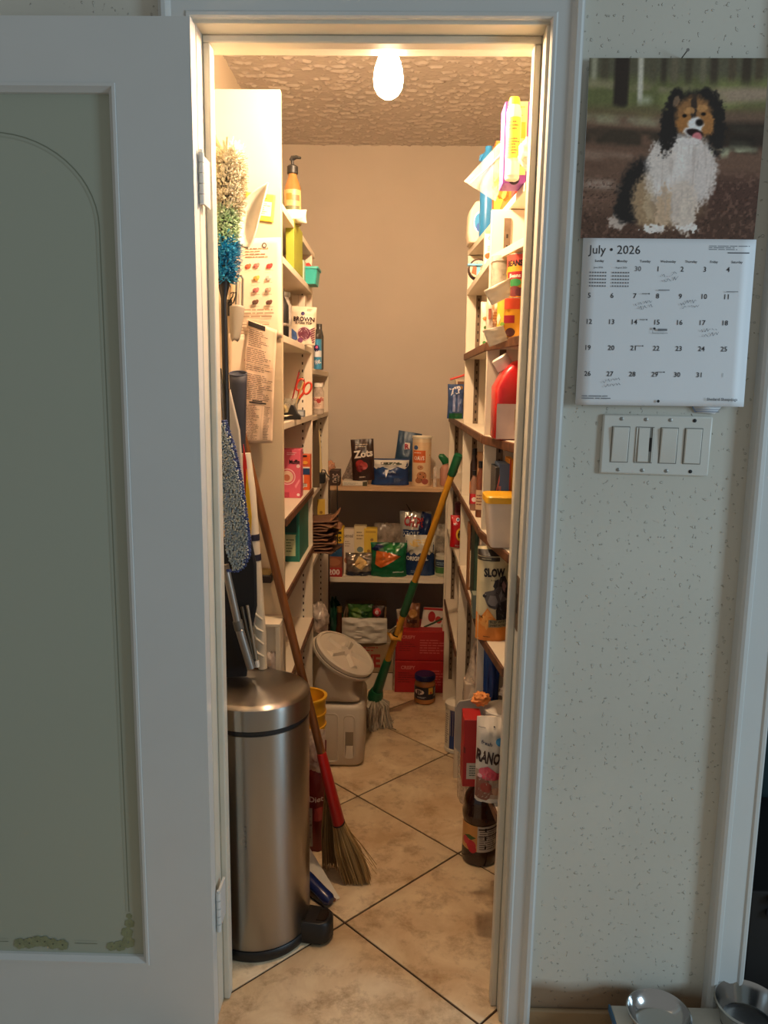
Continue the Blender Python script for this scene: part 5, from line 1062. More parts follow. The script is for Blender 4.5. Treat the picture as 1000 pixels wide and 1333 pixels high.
# teal books
carton('teal_book', 'teal book with a cream scalloped label on the left shelf', 'book', (371, 655, 390, 728), .90, .13, (34, 112, 96), [R(.0, .1, .72, .46, (196, 206, 160)), X(.08, .16, .62, .4, 5, (90, 120, 90)), R(0, .5, .8, .95, (26, 70, 66)), R(.93, 0, 1, 1, (60, 146, 126))]+[D(.04+.085*k, .46, .045, (196, 206, 160)) for k in range(9)], base=F_, seam=False)
carton('teal_book', 'second slimmer green book with brown patch beside the labelled one', 'book', (390.5, 652, 396, 724), 1.02, .12, (44, 122, 104), [R(.1, .30, .9, .5, (166, 110, 70)), R(.0, .0, .2, 1, (30, 84, 74))], base=F_, seam=False)
# ------------------------------------------------------------------ left shelves, rear bay
zt2 = 1.4245
bb2 = thing('wipes_bag', 'blue and white packet on top of the rear left shelf unit', 'packet', (at(413, 455, 1.28).x, 1.30, zt2))
mb, sf = pouch_mesh(.028, .138, .05, mat((70, 150, 196), .3), 60, .12, 0, crinkle=.003, gusset=.8); o = obj('packet_body', mb, bb2)
decal(o, sf, [R(.0, .30, 1, .46, (220, 224, 230)), D(.45, .52, .34, (40, 40, 90), 1.3), D(.45, .54, .16, (214, 90, 140)), R(0, .75, 1, 1, (70, 66, 60)), T('Wet', .5, .18, .12, (240, 240, 244), 'c', .03, .8, .4)], curved=True)
t_ = jar('tall_bottle', 'dark grey bottle behind the blue packet, rear left unit top', 'bottle', (at(414, 450, 1.40).x+.004, 1.41, zt2), [(.014, 0), (.016, .004), (.016, .12), (.010, .145), (.010, .165)], (70, 68, 64), seg=24)
jx = at(414, 515, 1.34).x
jar('clear_jar', 'clear jar with white lid and red label, rear left unit', 'jar', (jx, 1.36, 1.2625), [(.017, 0), (.020, .004), (.020, .082), (.015, .094), (.015, .098)], WHT, [('lid', [(.0155, .0985), (.0175, .0985), (.0175, .113), (.001, .114)], (236, 228, 216))],
    [R(.05, .2, .95, .78, (222, 196, 176), 12), T('Noodle', .5, .68, .2, (170, 50, 44), 'c', .03, .7), X(.2, .3, .8, .5, 3, (150, 110, 100)), D(.55, .58, .12, (180, 60, 50))], cylw(.020, .006, .080), m=film((220, 200, 184), .75))
pb_ = thing('wooden_cutting_board', 'pale board leaning on the rear left shelf beside a dark one', 'cutting board', (at(419, 600, 1.55).x-.01, 1.56, .9925)); obj('board_panel', MB().box(-.022, .014, -.006, .006, 0, .20, mat((214, 192, 140), .6)), pb_, rot=(0, -.06, 0), bev=.003)
pb_ = thing('tray', 'dark upright tray on the rear left shelf', 'tray', (at(412, 620, 1.34).x-.002, 1.36, .9925)); obj('tray_panel', MB().prism([(-.014, 0), (.012, 0), (.012, .15), (.004, .26), (-.014, .26)], -.004, .004, mat((84, 66, 44), .5)), pb_, bev=.002)
rt = thing('router_box', 'small black device with a cable hanging at the rear left', 'device', (at(419, 615, 1.50).x, 1.49, .9925)); obj('device_body', MB().box(-.022, .014, -.02, .03, .001, .040, BLK), rt, bev=.003)
obj('cable', MB().tube([Vector(q) for q in ((-.0, -.01, .04), (.004, -.02, .055), (.014, -.01, .052), (.020, .02, .03), (.030, .10, .005), (.038, .28, -.005), (.040, .28, -.12), (.041, .28, -.30))], .0022, BLK, 8), rt)
# brown paper bags
bgm = (138, 96, 70)
rn = random.Random(6)
for k in range(11):
    z = .7455+.0115*k; xo = rn.uniform(-.012, .012); w_ = .11
    mb = MB(); sdk = rn.uniform(0, 50)
    mb.grid(lambda u, v: (-.055+w_*u, -.08+.16*v, .004+.006*noise.noise(Vector((u*3+sdk, v*3, k)))*(.3+u)+.010*max(0, u-.6)*(k % 3-.6)*2), 10, 6, mat((int(bgm[0]*(.82+.04*(k % 5))), int(bgm[1]*(.82+.04*(k % 5))), int(bgm[2]*(.82+.04*(k % 5)))), .8))
    o = obj('paper_bag', mb, loc=(-.295+xo, 1.42, z), rot=(0, rn.uniform(-.06, .02), rn.uniform(-.35, .25)), thick=.005, bev=0); tag(o, ('bottom folded brown paper bag lying on the shelf board, rear left unit' if k == 0 else 'topmost flat brown paper bag of the folded pile' if k == 10 else 'folded brown paper bag in the middle of the overflowing pile'), 'paper bag', 'folded brown paper bags')
for k, (a, b_) in enumerate((((408, 690), (441, 668)), ((410, 684), (444, 690)))):
    p0, p1 = at(*a, 1.36), at(*b_, 1.36); mb = MB(); mb.grid(lambda u, v: p0.lerp(p1, u)+Vector((0, .10*v, .012*math.sin(PI*u)*(1 if k else -1)+.006*v)), 10, 4, mat((150, 104, 74), .8))
    o = recenter(obj('paper_bag', mb, thick=.004)); tag(o, ('upper loose brown bag whose corner rises above the folded pile', 'lower loose brown bag jutting right from the folded pile')[k], 'paper bag')
carton('yellow_envelope', 'yellow paper standing behind the brown bags, rear left unit', 'envelope', (413, 650, 423, 690), 1.55, .01, (206, 168, 62), [D(.5, .7, .2, (150, 110, 40))], base=.7455, rz=.1)
o = recenter(obj('plastic_bag', crumple((at(417, 815, 1.40).x-.01, 1.42, .50), .042, .05, .060, film((226, 206, 190), .75), 14, .3), sharp=60)); o.location.z = .4005
tag(o, 'bulging clear plastic bag with dark contents on the lowest rear left shelf', 'plastic bag')
o = recenter(obj('dark_packet', crumple((at(414, 800, 1.40).x-.012, 1.44, .50), .028, .03, .04, mat((50, 30, 28), .5), 17, .3))); o.location.z = .4305
tag(o, 'dark packet inside the bulging clear bag, rear left unit', 'packet')
# ------------------------------------------------------------------ right shelves
a_, b_, c_, d_, e_, f_, f1_, f2_, g_ = (ZR[k]+.0005 for k in ('a', 'b', 'c', 'd', 'e', 'f', 'f1', 'f2', 'g'))
# top shelf
def rcart(name, label, cat, px0, pxw, py, Y, depth, col, items, base, rz=0, side_=None, **k):
    """carton on a right shelf: left photo edge px0, width in metres, top photo row py"""
    x0 = at(px0, py, Y).x; z1 = at(px0, py, Y).z; w_ = pxw; h = z1-base; mb = MB(); m = mat(col, .5, bump=.05, bscale=30); mb.box(-w_/2, w_/2, -depth/2, depth/2, 0, h, m)
    o = obj(name, mb, loc=(x0+w_/2, Y+depth/2, base), rot=(0, 0, rz), bev=.0015); tag(o, label, cat)
    if items: decal(o, flat(w_, h, -depth/2), items)
    if side_: decal(o, side(depth, h, -w_/2, -1), side_, name='side_print')
    return o
rcart('purple_box', 'tall purple and yellow box at the front of the top right shelf', 'box', 659, .075, 132, .27, .07, (150, 70, 170), [R(.18, .1, .62, 1, (246, 226, 150)), R(.22, .55, .58, .75, (250, 190, 60)), X(.25, .15, .55, .5, 8, (200, 150, 90)), X(.25, .78, .55, .95, 5, (230, 170, 90)), D(.3, .05, .16, (40, 20, 40)), D(.3, .065, .12, (240, 236, 240))], a_, side_=[R(0, 0, 1, 1, (190, 100, 200))])
t_ = thing('spray_can', 'white and yellow spray can with yellow cap beside the purple box', 'can', (at(669, 160, .245).x, .245, a_)); hc = at(669, 126, .245).z-a_
obj('can_body', MB().lathe([(.014, 0), (.0155, .004), (.0155, hc-.03), (.012, hc-.018)], mat((240, 232, 214), .3), 28), t_); obj('cap', MB().lathe([(.012, hc-.0178), (.0125, hc-.012), (.010, hc-.002), (.001, hc)], mat((240, 206, 60), .35), 24), t_)
decal(t_.children[0], cylw(.0155, 0, hc-.03), [R(.2, .3, .8, .9, (250, 214, 80), 8), X(.25, .35, .75, .6, 6, (190, 110, 60)), X(.25, .7, .75, .85, 3, (220, 130, 60)), R(.2, .05, .8, .25, (246, 240, 230), 8)], curved=True)
rcart('red_folder', 'red cardboard sleeve behind the purple box on the top right shelf', 'folder', 674, .04, 134, .36, .05, (214, 56, 48), None, a_, rz=-.0)
o = recenter(obj('plastic_bag', crumple((at(690, 165, .20).x, .19, 1.83), .022, .018, .030, film((244, 232, 220), .8), 6, .35), sharp=60)); o.location.z = a_
tag(o, 'small white plastic bag at the near end of the top right shelf', 'plastic bag')
zp = thing('zip_bag', 'big clear zip bag with orange contents drooping from top right shelf', 'zip bag', (.22, .56, a_))
q = [at(px, py, .52) for px, py in ((645, 262), (604, 236), (650, 186), (668, 205))]
mb = MB()
def zf(u, v, s):
    p = q[0].lerp(q[3], u).lerp(q[1].lerp(q[2], u), v); k = math.sin(PI*min(1, max(0, v)))*math.sin(PI*u); return Vector(p)+Vector((0, s*.022*k+.004*noise.noise(Vector((u*5, v*5, s))), .0))
fm = film((225, 215, 200), .22)
mb.grid(lambda u, v: zf(u, v, -1), 16, 16, fm); mb.grid(lambda u, v: zf(u, v, 1), 16, 16, fm); obj('bag_film', mb, zp, world=True, sharp=80)
z0_, z1_ = at(612, 239, .50), at(655, 198, .50); obj('zip_strip', MB().tube([z0_, z0_.lerp(z1_, .5)+Vector((0, -.004, -.002)), z1_], .0022, mat((150, 160, 196), .3), 8), zp, world=True, label='bluish zip seal')
cr_ = crumple((at(655, 246, .55).x, .535, at(655, 246, .55).z), .026, .014, .028, mat((240, 140, 56), .6), 9, .3); obj('orange_contents', cr_, zp, world=True, label='orange packets inside')
bt = thing('blue_bottle', 'blue plastic bottle with curled spout behind the zip bag', 'bottle', (at(636, 205, .95).x, .95, a_)); hb = at(636, 190, .95).z-a_
bm2 = mat((40, 120, 176), .35)
obj('bottle_body', MB().lathe([(.020, 0), (.022, .004), (.022, hb-.035), (.013, hb-.018), (.010, hb-.014), (.010, hb-.002), (.001, hb)], bm2, 28), bt); obj('nozzle', MB().tube([(-.008, 0, hb-.022), (-.022, -.004, hb-.030), (-.026, -.004, hb-.044)], [.005, .005, .003], bm2, 10), bt)
rcart('snack_carton', 'orange and yellow carton behind the zip bag on the top right shelf', 'box', 646, .05, 183, .72, .05, (232, 110, 40), [P([(0, .0), (.0, .5), (.9, .9), (.9, .6)], (244, 196, 50)), R(.1, .75, .8, .95, (214, 66, 40))], a_)
dj_ = thing('detergent_jug', 'cream detergent jug with blue label at the far end of top right shelf', 'jug', (at(631, 285, 1.0).x, 1.01, a_)); hj = .10
jp = [(-.028, .0), (.03, .0), (.034, .02), (.034, hj), (.02, hj+.02), (-.012, hj+.02), (-.03, hj-.008), (-.034, .03)]
dj_.location.x = .232
obj('jug_body', MB().loft([[(x*s, y, z) for x, z in jp] for y, s in ((-.05, .86), (-.042, 1), (.042, 1), (.05, .86))], mat((230, 214, 190), .35)), dj_, bev=.004)
decal(dj_.children[0], Surf(lambda u, v, e: (-.028+.056*u, -.050-e, .02+.08*v), .056, .08), [D(.5, .5, .32, (226, 232, 236), 1.7), D(.5, .5, .26, (40, 140, 196), 1.7), D(.5, .3, .16, (40, 90, 170), 1.4)])
# second shelf
rcart('white_carton', 'white carton with handwriting and green top on second right shelf', 'box', 632, .034, 300, .62, .03, (238, 226, 208), [T('Chai', .5, .80, .08, (70, 60, 60), 'c', .01, .8), R(0, .92, 1, 1, (150, 190, 120)), D(.4, .32, .4, (226, 90, 50), .6), X(.2, .45, .9, .6, 3, (160, 140, 130))], b_)
pl_ = thing('plate_pack', 'round dark-rimmed pack with colourful label on the second right shelf', 'tin', (at(620, 350, .86).x+.006, .86, b_), (PI/2-.05, 0, 0)); rp = .030
pl_.location.z = b_+rp
obj('pack_disc', MB().lathe([(rp-.002, -.012), (rp, -.010), (rp, .010), (rp-.002, .012), (.001, .012)], mat((60, 40, 34), .4), 40), pl_)
decal(pl_.children[0], Surf(lambda u, v, e: (-rp+2*rp*u, -rp+2*rp*v, .012+e), 2*rp, 2*rp), [D(.5, .5, .42, (226, 200, 170)), P([(.15, .3), (.25, .75), (.45, .8), (.4, .2)], (214, 90, 50)), P([(.4, .25), (.45, .78), (.62, .75), (.6, .25)], (220, 170, 60)), X(.5, .3, .85, .7, 5, (70, 90, 80))])
sp2 = thing('blue_scraper', 'light blue flat plastic strip across the round pack', 'scraper', (at(622, 350, .80).x, .79, b_+.018)); obj('blade', MB().box(-.030, .012, -.012, .010, .012, .018, mat((110, 176, 206), .4)), sp2, bev=.001); obj('foot', MB().box(-.004, .006, -.006, .006, -.018, .012, mat((110, 176, 206), .4)), sp2)
# third shelf: first bay tins, papers, plastic case
def can(label, px, py0, Y, base, r, col, items, grp=None, h=None):
    h = h or at(px, py0, Y).z-base
    t = thing('food_can', label, 'can', (at(px, py0, Y).x+r, Y+r, base), group=grp)
    o = obj('can_body', MB().lathe([(r-.002, 0), (r, .003), (r, h-.004), (r-.002, h)], mat(col, .35, var=.03), 40), t); obj('can_rims', MB().lathe([(r-.003, h-.002), (r+.0008, h-.001), (r+.0008, h+.002), (r-.002, h+.002), (r-.004, h-.001), (.001, h-.001)], mat((206, 200, 190), .25, .9), 40), t)
    decal(o, cylw(r, 0, h), items, curved=True); return t, h
lo, hl = can('lower yellow and orange can with red badge, third right shelf', 651, 388, .245, c_, .033, (240, 168, 30), [R(0, 0, .28, 1, (236, 190, 60), 8), R(.62, 0, 1, .9, (226, 222, 214), 8), X(.64, .1, .98, .8, 12, (60, 50, 60)), R(.28, .72, .6, 1, (232, 80, 40), 8), R(.28, .36, .50, .56, (170, 30, 40), 8), D(.42, .12, .10, (84, 40, 36), .9), D(.24, .34, .06, (120, 160, 50), .7), P([(.02, .5), (.14, .64), (.2, .5), (.12, .32)], (236, 216, 190))])
can('upper red and yellow can of beans stacked on the lower can', 664, 330, .25, c_+hl+.003, .033, (236, 180, 40), [R(.0, .62, 1, 1, (206, 74, 60), 12), P([(.0, .62), (.2, .85), (.5, .66), (1, .62), (1, .56), (0, .56)], (236, 160, 40)), T('BEANS', .28, .80, .13, (40, 20, 20), 'c', .05, .36), R(.1, .42, .5, .60, (176, 30, 40), 8), T('Beans', .3, .51, .09, (240, 226, 210), 'c', .03, .3), D(.30, .34, .14, (50, 140, 70), .6), D(.3, .14, .14, (110, 40, 44), .8), D(.42, .12, .10, (90, 32, 36), .9), D(.16, .14, .10, (130, 56, 50), .8), X(.6, .1, .95, .5, 6, (80, 70, 60))])
pc = thing('clear_canister', 'tall clear plastic canister behind folded cards on third right shelf', 'canister', (at(656, 390, .33).x, .365, c_)); hh = at(650, 338, .33).z-c_
obj('canister_body', MB().lathe([(.022, 0), (.026, .004), (.026, hh-.01), (.024, hh)], film((200, 190, 170), .45), 32), pc); obj('lid', MB().lathe([(.0245, hh), (.027, hh), (.027, hh+.012), (.001, hh+.013)], film((220, 210, 196), .6), 32), pc)
for lab, quad, Y, sd_ in (('upper blank folded card hanging from the third right shelf', [(640, 398), (664, 386), (664, 362), (630, 379)], .21, 71), ('lower blank folded card pointing down at the third right shelf', [(637, 452), (661, 443), (655, 424), (628, 430)], .225, 73)):
    sheet('folded_card', lab, 'card', quad, Y, (232, 212, 184), (), wav=.006, thick=.0012, seed=sd_, fold=lambda u, v: .006*math.sin(PI*u))
mb = MB(); 
pouch('white_pouch', 'white pouch standing behind the lower blank card', 'pouch', (634, 385, 652, 445), .30, .03, (226, 206, 182), [R(.1, .45, .3, .7, (150, 80, 60)), X(.4, .3, .9, .7, 6, (190, 150, 120))], base=c_, seed=75, gusset=.7)
pouch('produce_bag', 'white bag with orange and green print, second bay, third right shelf', 'bag', (626, 392, 640, 455), .64, .035, (224, 208, 186), [D(.35, .62, .2, (226, 120, 60), .8), D(.4, .42, .14, (90, 120, 60)), D(.4, .08, .18, (50, 130, 60)), X(.5, .3, .9, .8, 6, (150, 120, 100))], base=c_, seed=77)
# fourth shelf: red jug
rj = thing('red_jug', 'large red plastic jug with white cap and pale label', 'jug', (.285, .29, d_)); rjm = mat((214, 30, 30), .3, clear=.3)
x0 = at(645, 520, .245).x; x1 = x0+.11; zt_ = at(668, 468, .245).z-d_; X0 = x0-.285; X1 = x1-.285
rings = []
for t, xa, xb, dd in ((0, .004, 0, .80), (.03, 0, 0, .92), (.5, 0, 0, .96), (.66, .0, 0, .96), (.86, .018, .012, .8), (.97, .035, .03, .6), (1.0, .048, .045, .3)):
    a0_, b0_ = X0+xa, X1-xb; d3 = .055*dd; rings.append([(p[0], p[1], zt_*t) for p in rr(a0_, b0_, -d3, d3, min(.016, d3*.6), 0)])
o = obj('jug_body', MB().loft(rings, rjm), rj, sharp=60)
decal(o, Surf(lambda u, v, e: (X0+.003+(X1-X0-.006)*u, -.0535-e, .002+zt_*.44*v), X1-X0, zt_*.44), [R(0, 0, 1, 1, (226, 196, 186)), R(.38, .25, 1, .85, (206, 166, 120)), X(.42, .3, .95, .8, 7, (160, 110, 80))])
obj('cap', MB().lathe([(.019, 0), (.020, .003), (.020, .026), (.017, .029), (.001, .029)], mat((236, 226, 214), .35), 28, M=Matrix.Translation((X0+.026, -.002, zt_*.90)) @ Matrix.Rotation(-.55, 4, 'Y')), rj)
# rear bay snack bag on the end of shelf d
pouch('blue_snack_bag', 'clear bag of blue snack packs hanging off the rear right shelf', 'bag', (583, 500, 605, 546), 1.46, .05, (60, 84, 130), [T('ZIP', .45, .82, .2, (220, 220, 226), 'c', .04, .7, .25), R(.1, .0, .9, .16, (30, 90, 56)), R(.3, .2, .45, .7, (140, 150, 190)), R(.58, .2, .7, .7, (120, 130, 170)), D(.8, .9, .1, (150, 110, 60))], base=d_, seed=80, crinkle=.008, rough=.15)
o = crumple((at(597, 518, 1.52).x+.01, 1.53, 1.31), .022, .02, .045, film((230, 214, 196), .5), 22, .2); o = recenter(obj('plastic_bag', o, sharp=60)); o.location.z = d_
tag(o, 'limp clear bag just behind the blue snack packs', 'plastic bag')
t_ = thing('red_clip', 'red plastic bag clip lying above the blue snack packs', 'clip', at(596, 492, 1.47)); obj('clip_bar', MB().tube([at(586, 494, 1.45), at(606, 488, 1.45)], .0042, mat((206, 60, 44), .4), 10), t_, world=True); obj('clip_hinge', MB().tube([at(604, 489, 1.455), at(606, 488, 1.455)], .006, mat((206, 60, 44), .4), 10), t_, world=True); 
rcart('cream_box', 'cream box under the red bag clip, rear right shelf', 'box', 594, .06, 494, 1.54, .05, (206, 186, 160), [R(.1, .85, 1, .95, (110, 70, 46))], d_)
# fifth shelf: books, yellow lid tub, jars
yt = thing('yellow_lid_tub', 'white tub with bright yellow lid on the fifth right shelf', 'tub', (.285, .235, e_)); zt_ = at(648, 656, .19).z-e_; yx0 = at(634, 690, .185).x-.285; 
tw_ = .115
obj('tub_body', MB().loft([rr(yx0+.012, yx0+tw_-.012, -.038, .038, .012, 0), rr(yx0+.010, yx0+tw_-.010, -.040, .040, .012, .004), rr(yx0+.001, yx0+tw_, -.046, .046, .012, zt_), rr(yx0+.003, yx0+tw_-.002, -.044, .044, .012, zt_)], mat((232, 214, 196), .35)), yt)
obj('lid', MB().loft([rr(yx0-.003, yx0+tw_+.003, -.050, .050, .013, zt_+.0005), rr(yx0-.003, yx0+tw_+.003, -.050, .050, .013, zt_+.014), rr(yx0, yx0+tw_, -.047, .047, .012, zt_+.017)], mat((236, 176, 30), .35)), yt)
for lab, px, wd, py, c1, it in (('pale blue standing book behind the yellow-lid tub', 650, .030, 604, (96, 120, 160), [R(.0, .2, .2, .7, (210, 130, 120)), P([(.2, .1), (.5, .1), (.45, .6), (.25, .5)], (150, 140, 130))]), ('slim orange-spined book at the right of the blue book', 664, .012, 598, (226, 150, 50), [R(.0, 0, .3, 1, (200, 80, 50))]), ('dark grey book left of the pale blue book', 645, .012, 608, (70, 66, 64), [R(.3, .1, .8, .4, (120, 110, 104)), P([(.1, .6), (.9, .9), (.9, .8), (.1, .5)], (206, 110, 100))])):
    rcart('book', lab, 'book', px, wd, py, .325, .085, c1, it, e_)
for lab, px, py, Y, r0, c1, it in (('dark sauce bottle with orange label on fifth right shelf, second bay', 613, 583, .84, .012, (46, 30, 24), [R(.1, .3, .9, .6, (226, 130, 50), 8)]), ('slim bottle with red label on fifth right shelf, second bay', 613, 612, .74, .011, (150, 110, 90), [R(.1, .25, .9, .6, (196, 40, 50), 8), D(.5, .4, .2, (236, 220, 210))]), ('brown spice jar nearest in the second bay, fifth right shelf', 621, 600, .62, .012, (120, 66, 44), [R(.1, .2, .9, .7, (206, 176, 140), 8), X(.2, .3, .8, .6, 4, (120, 60, 50))])):
    hh = at(px, py, Y).z-e_
    jar('spice_bottle', lab, 'bottle', (at(px, py, Y).x+r0, Y, e_), [(r0-.001, 0), (r0, .003), (r0, hh*.72), (r0*.5, hh*.84), (r0*.5, hh*.88)], c1, [('cap', [(r0*.62, hh*.88), (r0*.62, hh-.001), (.001, hh)], (30, 26, 26))], it, cylw(r0, 0, hh*.7), seg=24)
rcart('packet_box', 'pale box behind the bottles on the fifth right shelf', 'box', 623, .05, 590, .80, .06, (206, 160, 120), [R(0, .1, .4, .5, (150, 50, 40)), X(.45, .2, .95, .8, 6, (120, 90, 70))], e_)
# rear bay: red bag hanging between uprights
pouch('red_candy_bag', 'bright red bag with yellow oval on the rear right shelf', 'bag', (586, 672, 603, 768), 1.36, .05, (190, 26, 34), [D(.75, .42, .34, (236, 186, 60), 1.5), D(.78, .42, .24, (60, 30, 26), 1.5), D(.55, .88, .14, (220, 220, 230)), D(.55, .88, .08, (60, 80, 140)), T('M', .3, .75, .07, (230, 210, 210), 'c', .02), T('Share', .55, .07, .05, (240, 200, 206), 'c', .03, .8)], base=f1_, seed=83, gusset=.8, rough=.3, crinkle=.003)
rcart('maroon_box', 'dark maroon box beside the red bag, rear right bay', 'box', 593, .05, 655, 1.50, .05, (84, 30, 40), [R(0, .6, 1, .75, (110, 60, 70))], f1_)
# framed picture box second bay
rcart('wooden_frame_box', 'brown-edged box with a small picture leaning in the second bay', 'box', 611, .024, 682, .74, .05, (150, 96, 56), [R(.2, .05, .95, .60, (206, 180, 150)), R(.2, .62, 1, .98, (30, 26, 28)), D(.6, .35, .2, (150, 110, 80), 1.5), X(.3, .7, .8, .9, 3, (160, 150, 140))], f1_)
rcart('green_book', 'thin dark green book right of the brown-edged box', 'book', 619, .012, 676, .64, .10, (44, 62, 50), [R(.2, .1, .8, .9, (60, 84, 66))], f1_)
# dog treat bag
db = pouch('dog_food_bag', 'cream and orange dog treat bag with a dog picture on right shelf', 'bag', (622, 714, 666, 835), .32, .055, (214, 200, 160), base=f_, seed=90, top=.10, pinch=.0, gusset=.85, crinkle=.003, rough=.35)
mbx, sfb = pouch_mesh(face(622, 714, 666, 835, .32)[1]-face(622, 714, 666, 835, .32)[0], face(622, 714, 666, 835, .32)[3]-f_, .055, mat((214, 200, 160), .35), 90, .10, 0, gusset=.85, crinkle=.003)
DK = (34, 30, 34); G1 = (88, 82, 84); G2 = (136, 130, 130)
decal(db, sfb, [P([(0, 0), (0, .30), (.12, .26), (.30, .36), (.55, .24), (.8, .33), (1, .3), (1, 0)], (226, 136, 52)), P([(.05, .2), (.3, .34), (.5, .26), (.3, .12)], (236, 164, 80)),
    T('SLOW', .48, .745, .085, (34, 26, 30), 'c', .05, .62, .03), T('ROAST', .5, .66, .02, (60, 50, 50), 'c', .01, .4),
    R(-.0, .915, .62, .975, (30, 24, 22)), R(-.0, .865, .62, .905, (60, 50, 40)), X(.10, .87, .5, .90, 1, (180, 170, 140)),
    P([(.18, .49), (.22, .455), (.28, .40), (.36, .365), (.52, .35), (.64, .37), (.60, .20), (.70, .16), (.98, .16), (.98, .50), (.86, .66), (.66, .70), (.46, .56), (.34, .545), (.22, .53)], G1),
    P([(.55, .34), (.62, .42), (.98, .46), (.98, .16), (.70, .16), (.58, .2)], DK), P([(.60, .60), (.66, .70), (.80, .71), (.92, .60), (.88, .46), (.74, .50), (.70, .60)], DK), P([(.44, .60), (.50, .66), (.60, .68), (.58, .60), (.50, .57)], DK),
    P([(.30, .43), (.36, .39), (.52, .38), (.60, .43), (.52, .50), (.36, .50)], G2), P([(.32, .405), (.40, .385), (.52, .385), (.50, .376), (.40, .372), (.33, .385)], DK), P([(.70, .62), (.76, .66), (.84, .60), (.80, .53), (.74, .56)], (150, 110, 110)), P([(.62, .50), (.70, .56), (.74, .50), (.68, .44)], G2),
    D(.21, .49, .055, DK), D(.23, .505, .018, (150, 146, 150)), D(.56, .535, .022, (16, 12, 12)), D(.565, .54, .007, (220, 214, 210)),
    R(.34, .155, .98, .235, (150, 140, 110)), T('BEEF WITH', .64, .215, .028, (40, 34, 30), 'c', .02, .5), T('SWEET POTATO', .66, .177, .024, (40, 34, 30), 'c', .02, .56), X(.2, .04, .5, .06, 1, (120, 60, 30))], name='label_print', curved=True)
rcart('grey_bag_side', 'grey box standing behind the dog treat bag on the right', 'box', 616, .04, 775, .45, .05, (110, 118, 104), [R(.0, .0, .4, 1, (96, 110, 104))], f1_, rz=0)
# purple pack on lowest visible rear shelf
rcart('purple_pack', 'purple and white pack with dark flower print, low rear right', 'box', 598, .075, 768, 1.17, .045, (206, 186, 196), [R(0, .0, .12, 1, (176, 120, 176)), R(.3, .62, 1, 1, (40, 34, 62)), D(.6, .80, .16, (90, 80, 120)), T('Calm', .62, .80, .09, (200, 196, 210), 'c', .02, .5), D(.42, .26, .14, (60, 30, 40)), D(.60, .34, .14, (226, 190, 190)), D(.74, .22, .15, (70, 36, 50)), D(.5, .12, .12, (214, 150, 160)), R(0, 0, 1, .06, (110, 60, 40))], f2_)
# ------------------------------------------------------------------ low right: shelf g and the floor under it
rcart('red_carton', 'red carton with a white barcode panel on the lowest right shelf', 'box', 604.5, .044, 937, .262, .07, (176, 28, 30), [R(.2, .12, 1, .36, (196, 186, 170)), X(.35, .16, .9, .33, 5, (70, 80, 70)), P([(0, .52), (.12, .5), (.12, .58), (0, .62)], (120, 14, 18)), R(.7, .42, 1, .56, (96, 80, 80))], g_)
gb = pouch('granola_bag', 'white granola bag with pink raspberries on the lowest right shelf', 'bag', (621, 939, 668, 1041), .185, .055, (228, 216, 200),
      [T('GRANOLA', .37, .56, .14, (62, 40, 38), 'c', .04, 1.1, -.10), T('fresh', .26, .73, .045, (60, 70, 100), 'c', .02, .3, -.2), D(.62, .76, .12, (70, 150, 200)), R(.04, .90, .22, .905, (90, 80, 80)), D(.46, .92, .02, (50, 40, 40)), P([(.0, .06), (.0, .38), (.2, .42), (.5, .30), (1, .34), (1, .06)], (176, 150, 130)), P([(.0, .05), (.02, .30), (.3, .33), (.5, .12), (.3, .03)], (140, 86, 70)), P([(.16, .30), (.14, .42), (.30, .46), (.6, .38), (1, .42), (1, .34), (.6, .30)], (214, 76, 96)), D(.20, .38, .13, (224, 100, 116)), D(.38, .36, .10, (206, 70, 90)), D(.28, .20, .16, (160, 60, 50)), D(.55, .16, .12, (176, 130, 100)), D(.1, .33, .06, (236, 190, 196))], base=g_, seed=93, top=.12, pinch=.02, gusset=.9, crinkle=.005)
tb_ = jar('clear_tub', 'clear round tub with white lid behind the granola bag', 'tub', (at(631, 930, .33).x+.048, .335, g_), [(.042, 0), (.045, .004), (.048, .155), (.047, .158)], WHT, [('lid', [(.048, .1585), (.0505, .159), (.0505, .172), (.047, .175), (.001, .1755)], (236, 226, 210))], m=film((200, 204, 190), .6))
g2 = thing('cardboard_sheet', 'grey cardboard sheet with torn upper corner, lowest right shelf', 'cardboard', (.175, .395, g_))
q = [at(px, py, .40) for px, py in ((601, 1000), (603, 985), (592, 972), (592, 920), (598, 912), (612, 910), (618, 905), (628, 912), (650, 914), (650, 1000))]
obj('board', MB().prism([(p.x, max(p.z, g_)) for p in q], .395, .401, mat((176, 164, 152), .7)), g2, world=True, bev=.001)
o = recenter(obj('clementine_bag', crumple((at(627, 907, .26).x, .27, .62), .022, .016, .016, mat((240, 150, 76), .5), 41, .35))); o.location.z = g_+.158+.018; o.location.y = .335; o.location.x = at(627, 907, .32).x
tag(o, 'crumpled orange packet on top of the clear tub', 'packet')
o = recenter(obj('plastic_bag', crumple((.27, .34, .63), .030, .02, .022, film((240, 230, 216), .6), 43, .4), sharp=60)); o.location.z = g_+.177; o.location.x = .295; o.location.y = .36
tag(o, 'crumpled white film bag beside the orange packet, low right', 'plastic bag')
pouch('blue_bag', 'glossy blue bag behind the clear tub on the lowest right shelf', 'bag', (630, 845, 652, 905), .390, .03, (24, 56, 116), [P([(.1, .3), (.5, .6), (.5, .3)], (20, 30, 70)), R(0, .0, .12, .5, (206, 170, 190))], base=g_, seed=95, rough=.2, crinkle=.008, top=.1)
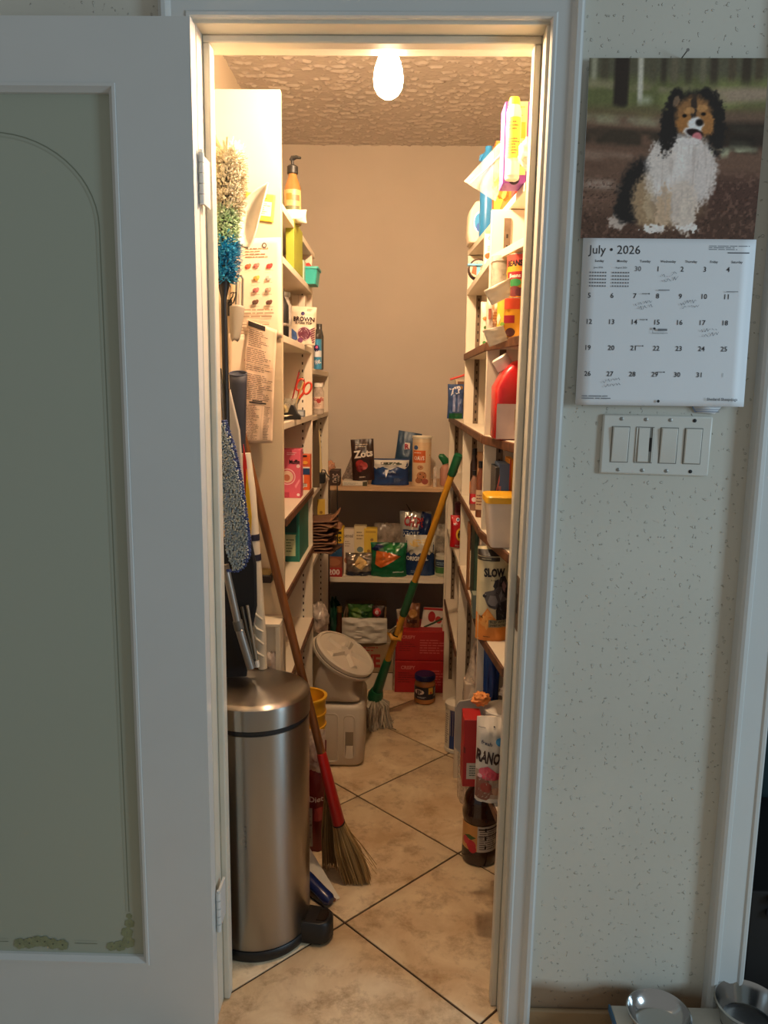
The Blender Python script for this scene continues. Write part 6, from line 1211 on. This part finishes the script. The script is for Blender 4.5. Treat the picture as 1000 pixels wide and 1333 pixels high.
# tall clear bag on the floor
cb_ = thing('tall_plastic_bag', 'tall clear bag of red and white packs standing on the right floor', 'plastic bag', (.29, .93, 0))
zt_ = at(608, 815, .93).z
mb = MB()
def tbf(u, v):
    a = 2*PI*u; r_ = .090*(1-.72*max(0, (v-.5)/.5)**1.3)*(1+.10*noise.noise(Vector((math.cos(a)*2, math.sin(a)*2, v*6)))+.05*noise.noise(Vector((math.cos(a)*7, math.sin(a)*7, v*14)))); return (.012+r_*math.cos(a)*.95-.01*v, r_*math.sin(a)*.8, .0015+v*zt_)
mb.grid(tbf, 48, 34, film((236, 222, 206), .5)); obj('bag_film', mb, cb_, sharp=70)
obj('red_pack', MB().loft([rr(-.03, .06, -.04, .04, .01, z) for z in (.003, .50)], mat((170, 60, 54), .5)), cb_, bev=.004); obj('white_pack', MB().loft([rr(-.065, -.032, -.035, .035, .01, z) for z in (.003, .42)], mat((206, 186, 166), .6)), cb_, bev=.004)
# wipes canister, juice
wx = at(579.5, 950, 1.28).x+.046
hW = at(592, 912, 1.28).z
jar('wipes_canister', 'white canister with blue label on the floor under the right shelves', 'canister', (wx, 1.292, 0), [(.042, .0005), (.047, .004), (.047, .016), (.044, .018), (.044, hW-.028), (.046, hW-.026)], (230, 222, 206), [('lid', [(.0462, hW-.0258), (.0475, hW-.024), (.0475, hW-.010), (.040, hW-.004), (.012, hW-.002), (.012, hW+.010), (.001, hW+.011)], (236, 226, 208))],
    [R(.0, .0, 1, 1, (216, 208, 190), 14), R(.26, 0, .95, 1, (34, 44, 96), 12), X(.08, .1, .24, .9, 14, (120, 110, 110)), R(.28, .02, .9, .34, (30, 60, 120), 12), P([(.5, .30), (.62, .42), (.75, .32), (.8, .1), (.5, .1)], (50, 96, 150))], cylw(.044, .020, hW-.030))
r_ = .052; jy = .60
jb = jar('juice_bottle', 'large dark juice bottle with fruit label on the floor', 'bottle', (at(601.5, 1085, jy).x+r_, jy, 0), [(r_-.010, .0005), (r_-.002, .005), (r_, .016), (r_-.001, .040), (r_-.003, .046), (r_-.003, .128), (r_, .136), (r_+.001, .155), (r_-.004, .170), (r_-.002, .186), (r_-.008, .206), (r_-.022, .226), (.020, .240), (.018, .262)], (44, 18, 16),
    [('cap', [(.0195, .2622), (.0205, .264), (.0205, .283), (.001, .284)], (40, 34, 34))],
    [R(0, 0, 1, 1, (206, 150, 84), 14), R(.42, .0, 1, 1, (196, 188, 176), 12), X(.46, .08, .95, .92, 10, (90, 80, 80)), D(.30, .22, .10, (196, 40, 56), 1), D(.18, .34, .08, (206, 60, 70)), D(.33, .08, .08, (190, 36, 50)), P([(.14, .5), (.26, .62), (.40, .54), (.30, .42)], (70, 96, 44)), R(.44, .86, .96, .92, (40, 34, 34)), R(.44, .60, .96, .63, (50, 44, 44))], cylw(r_-.0028, .048, .127), m=mat((40, 16, 14), .14, clear=.5))
# nail / phone marks
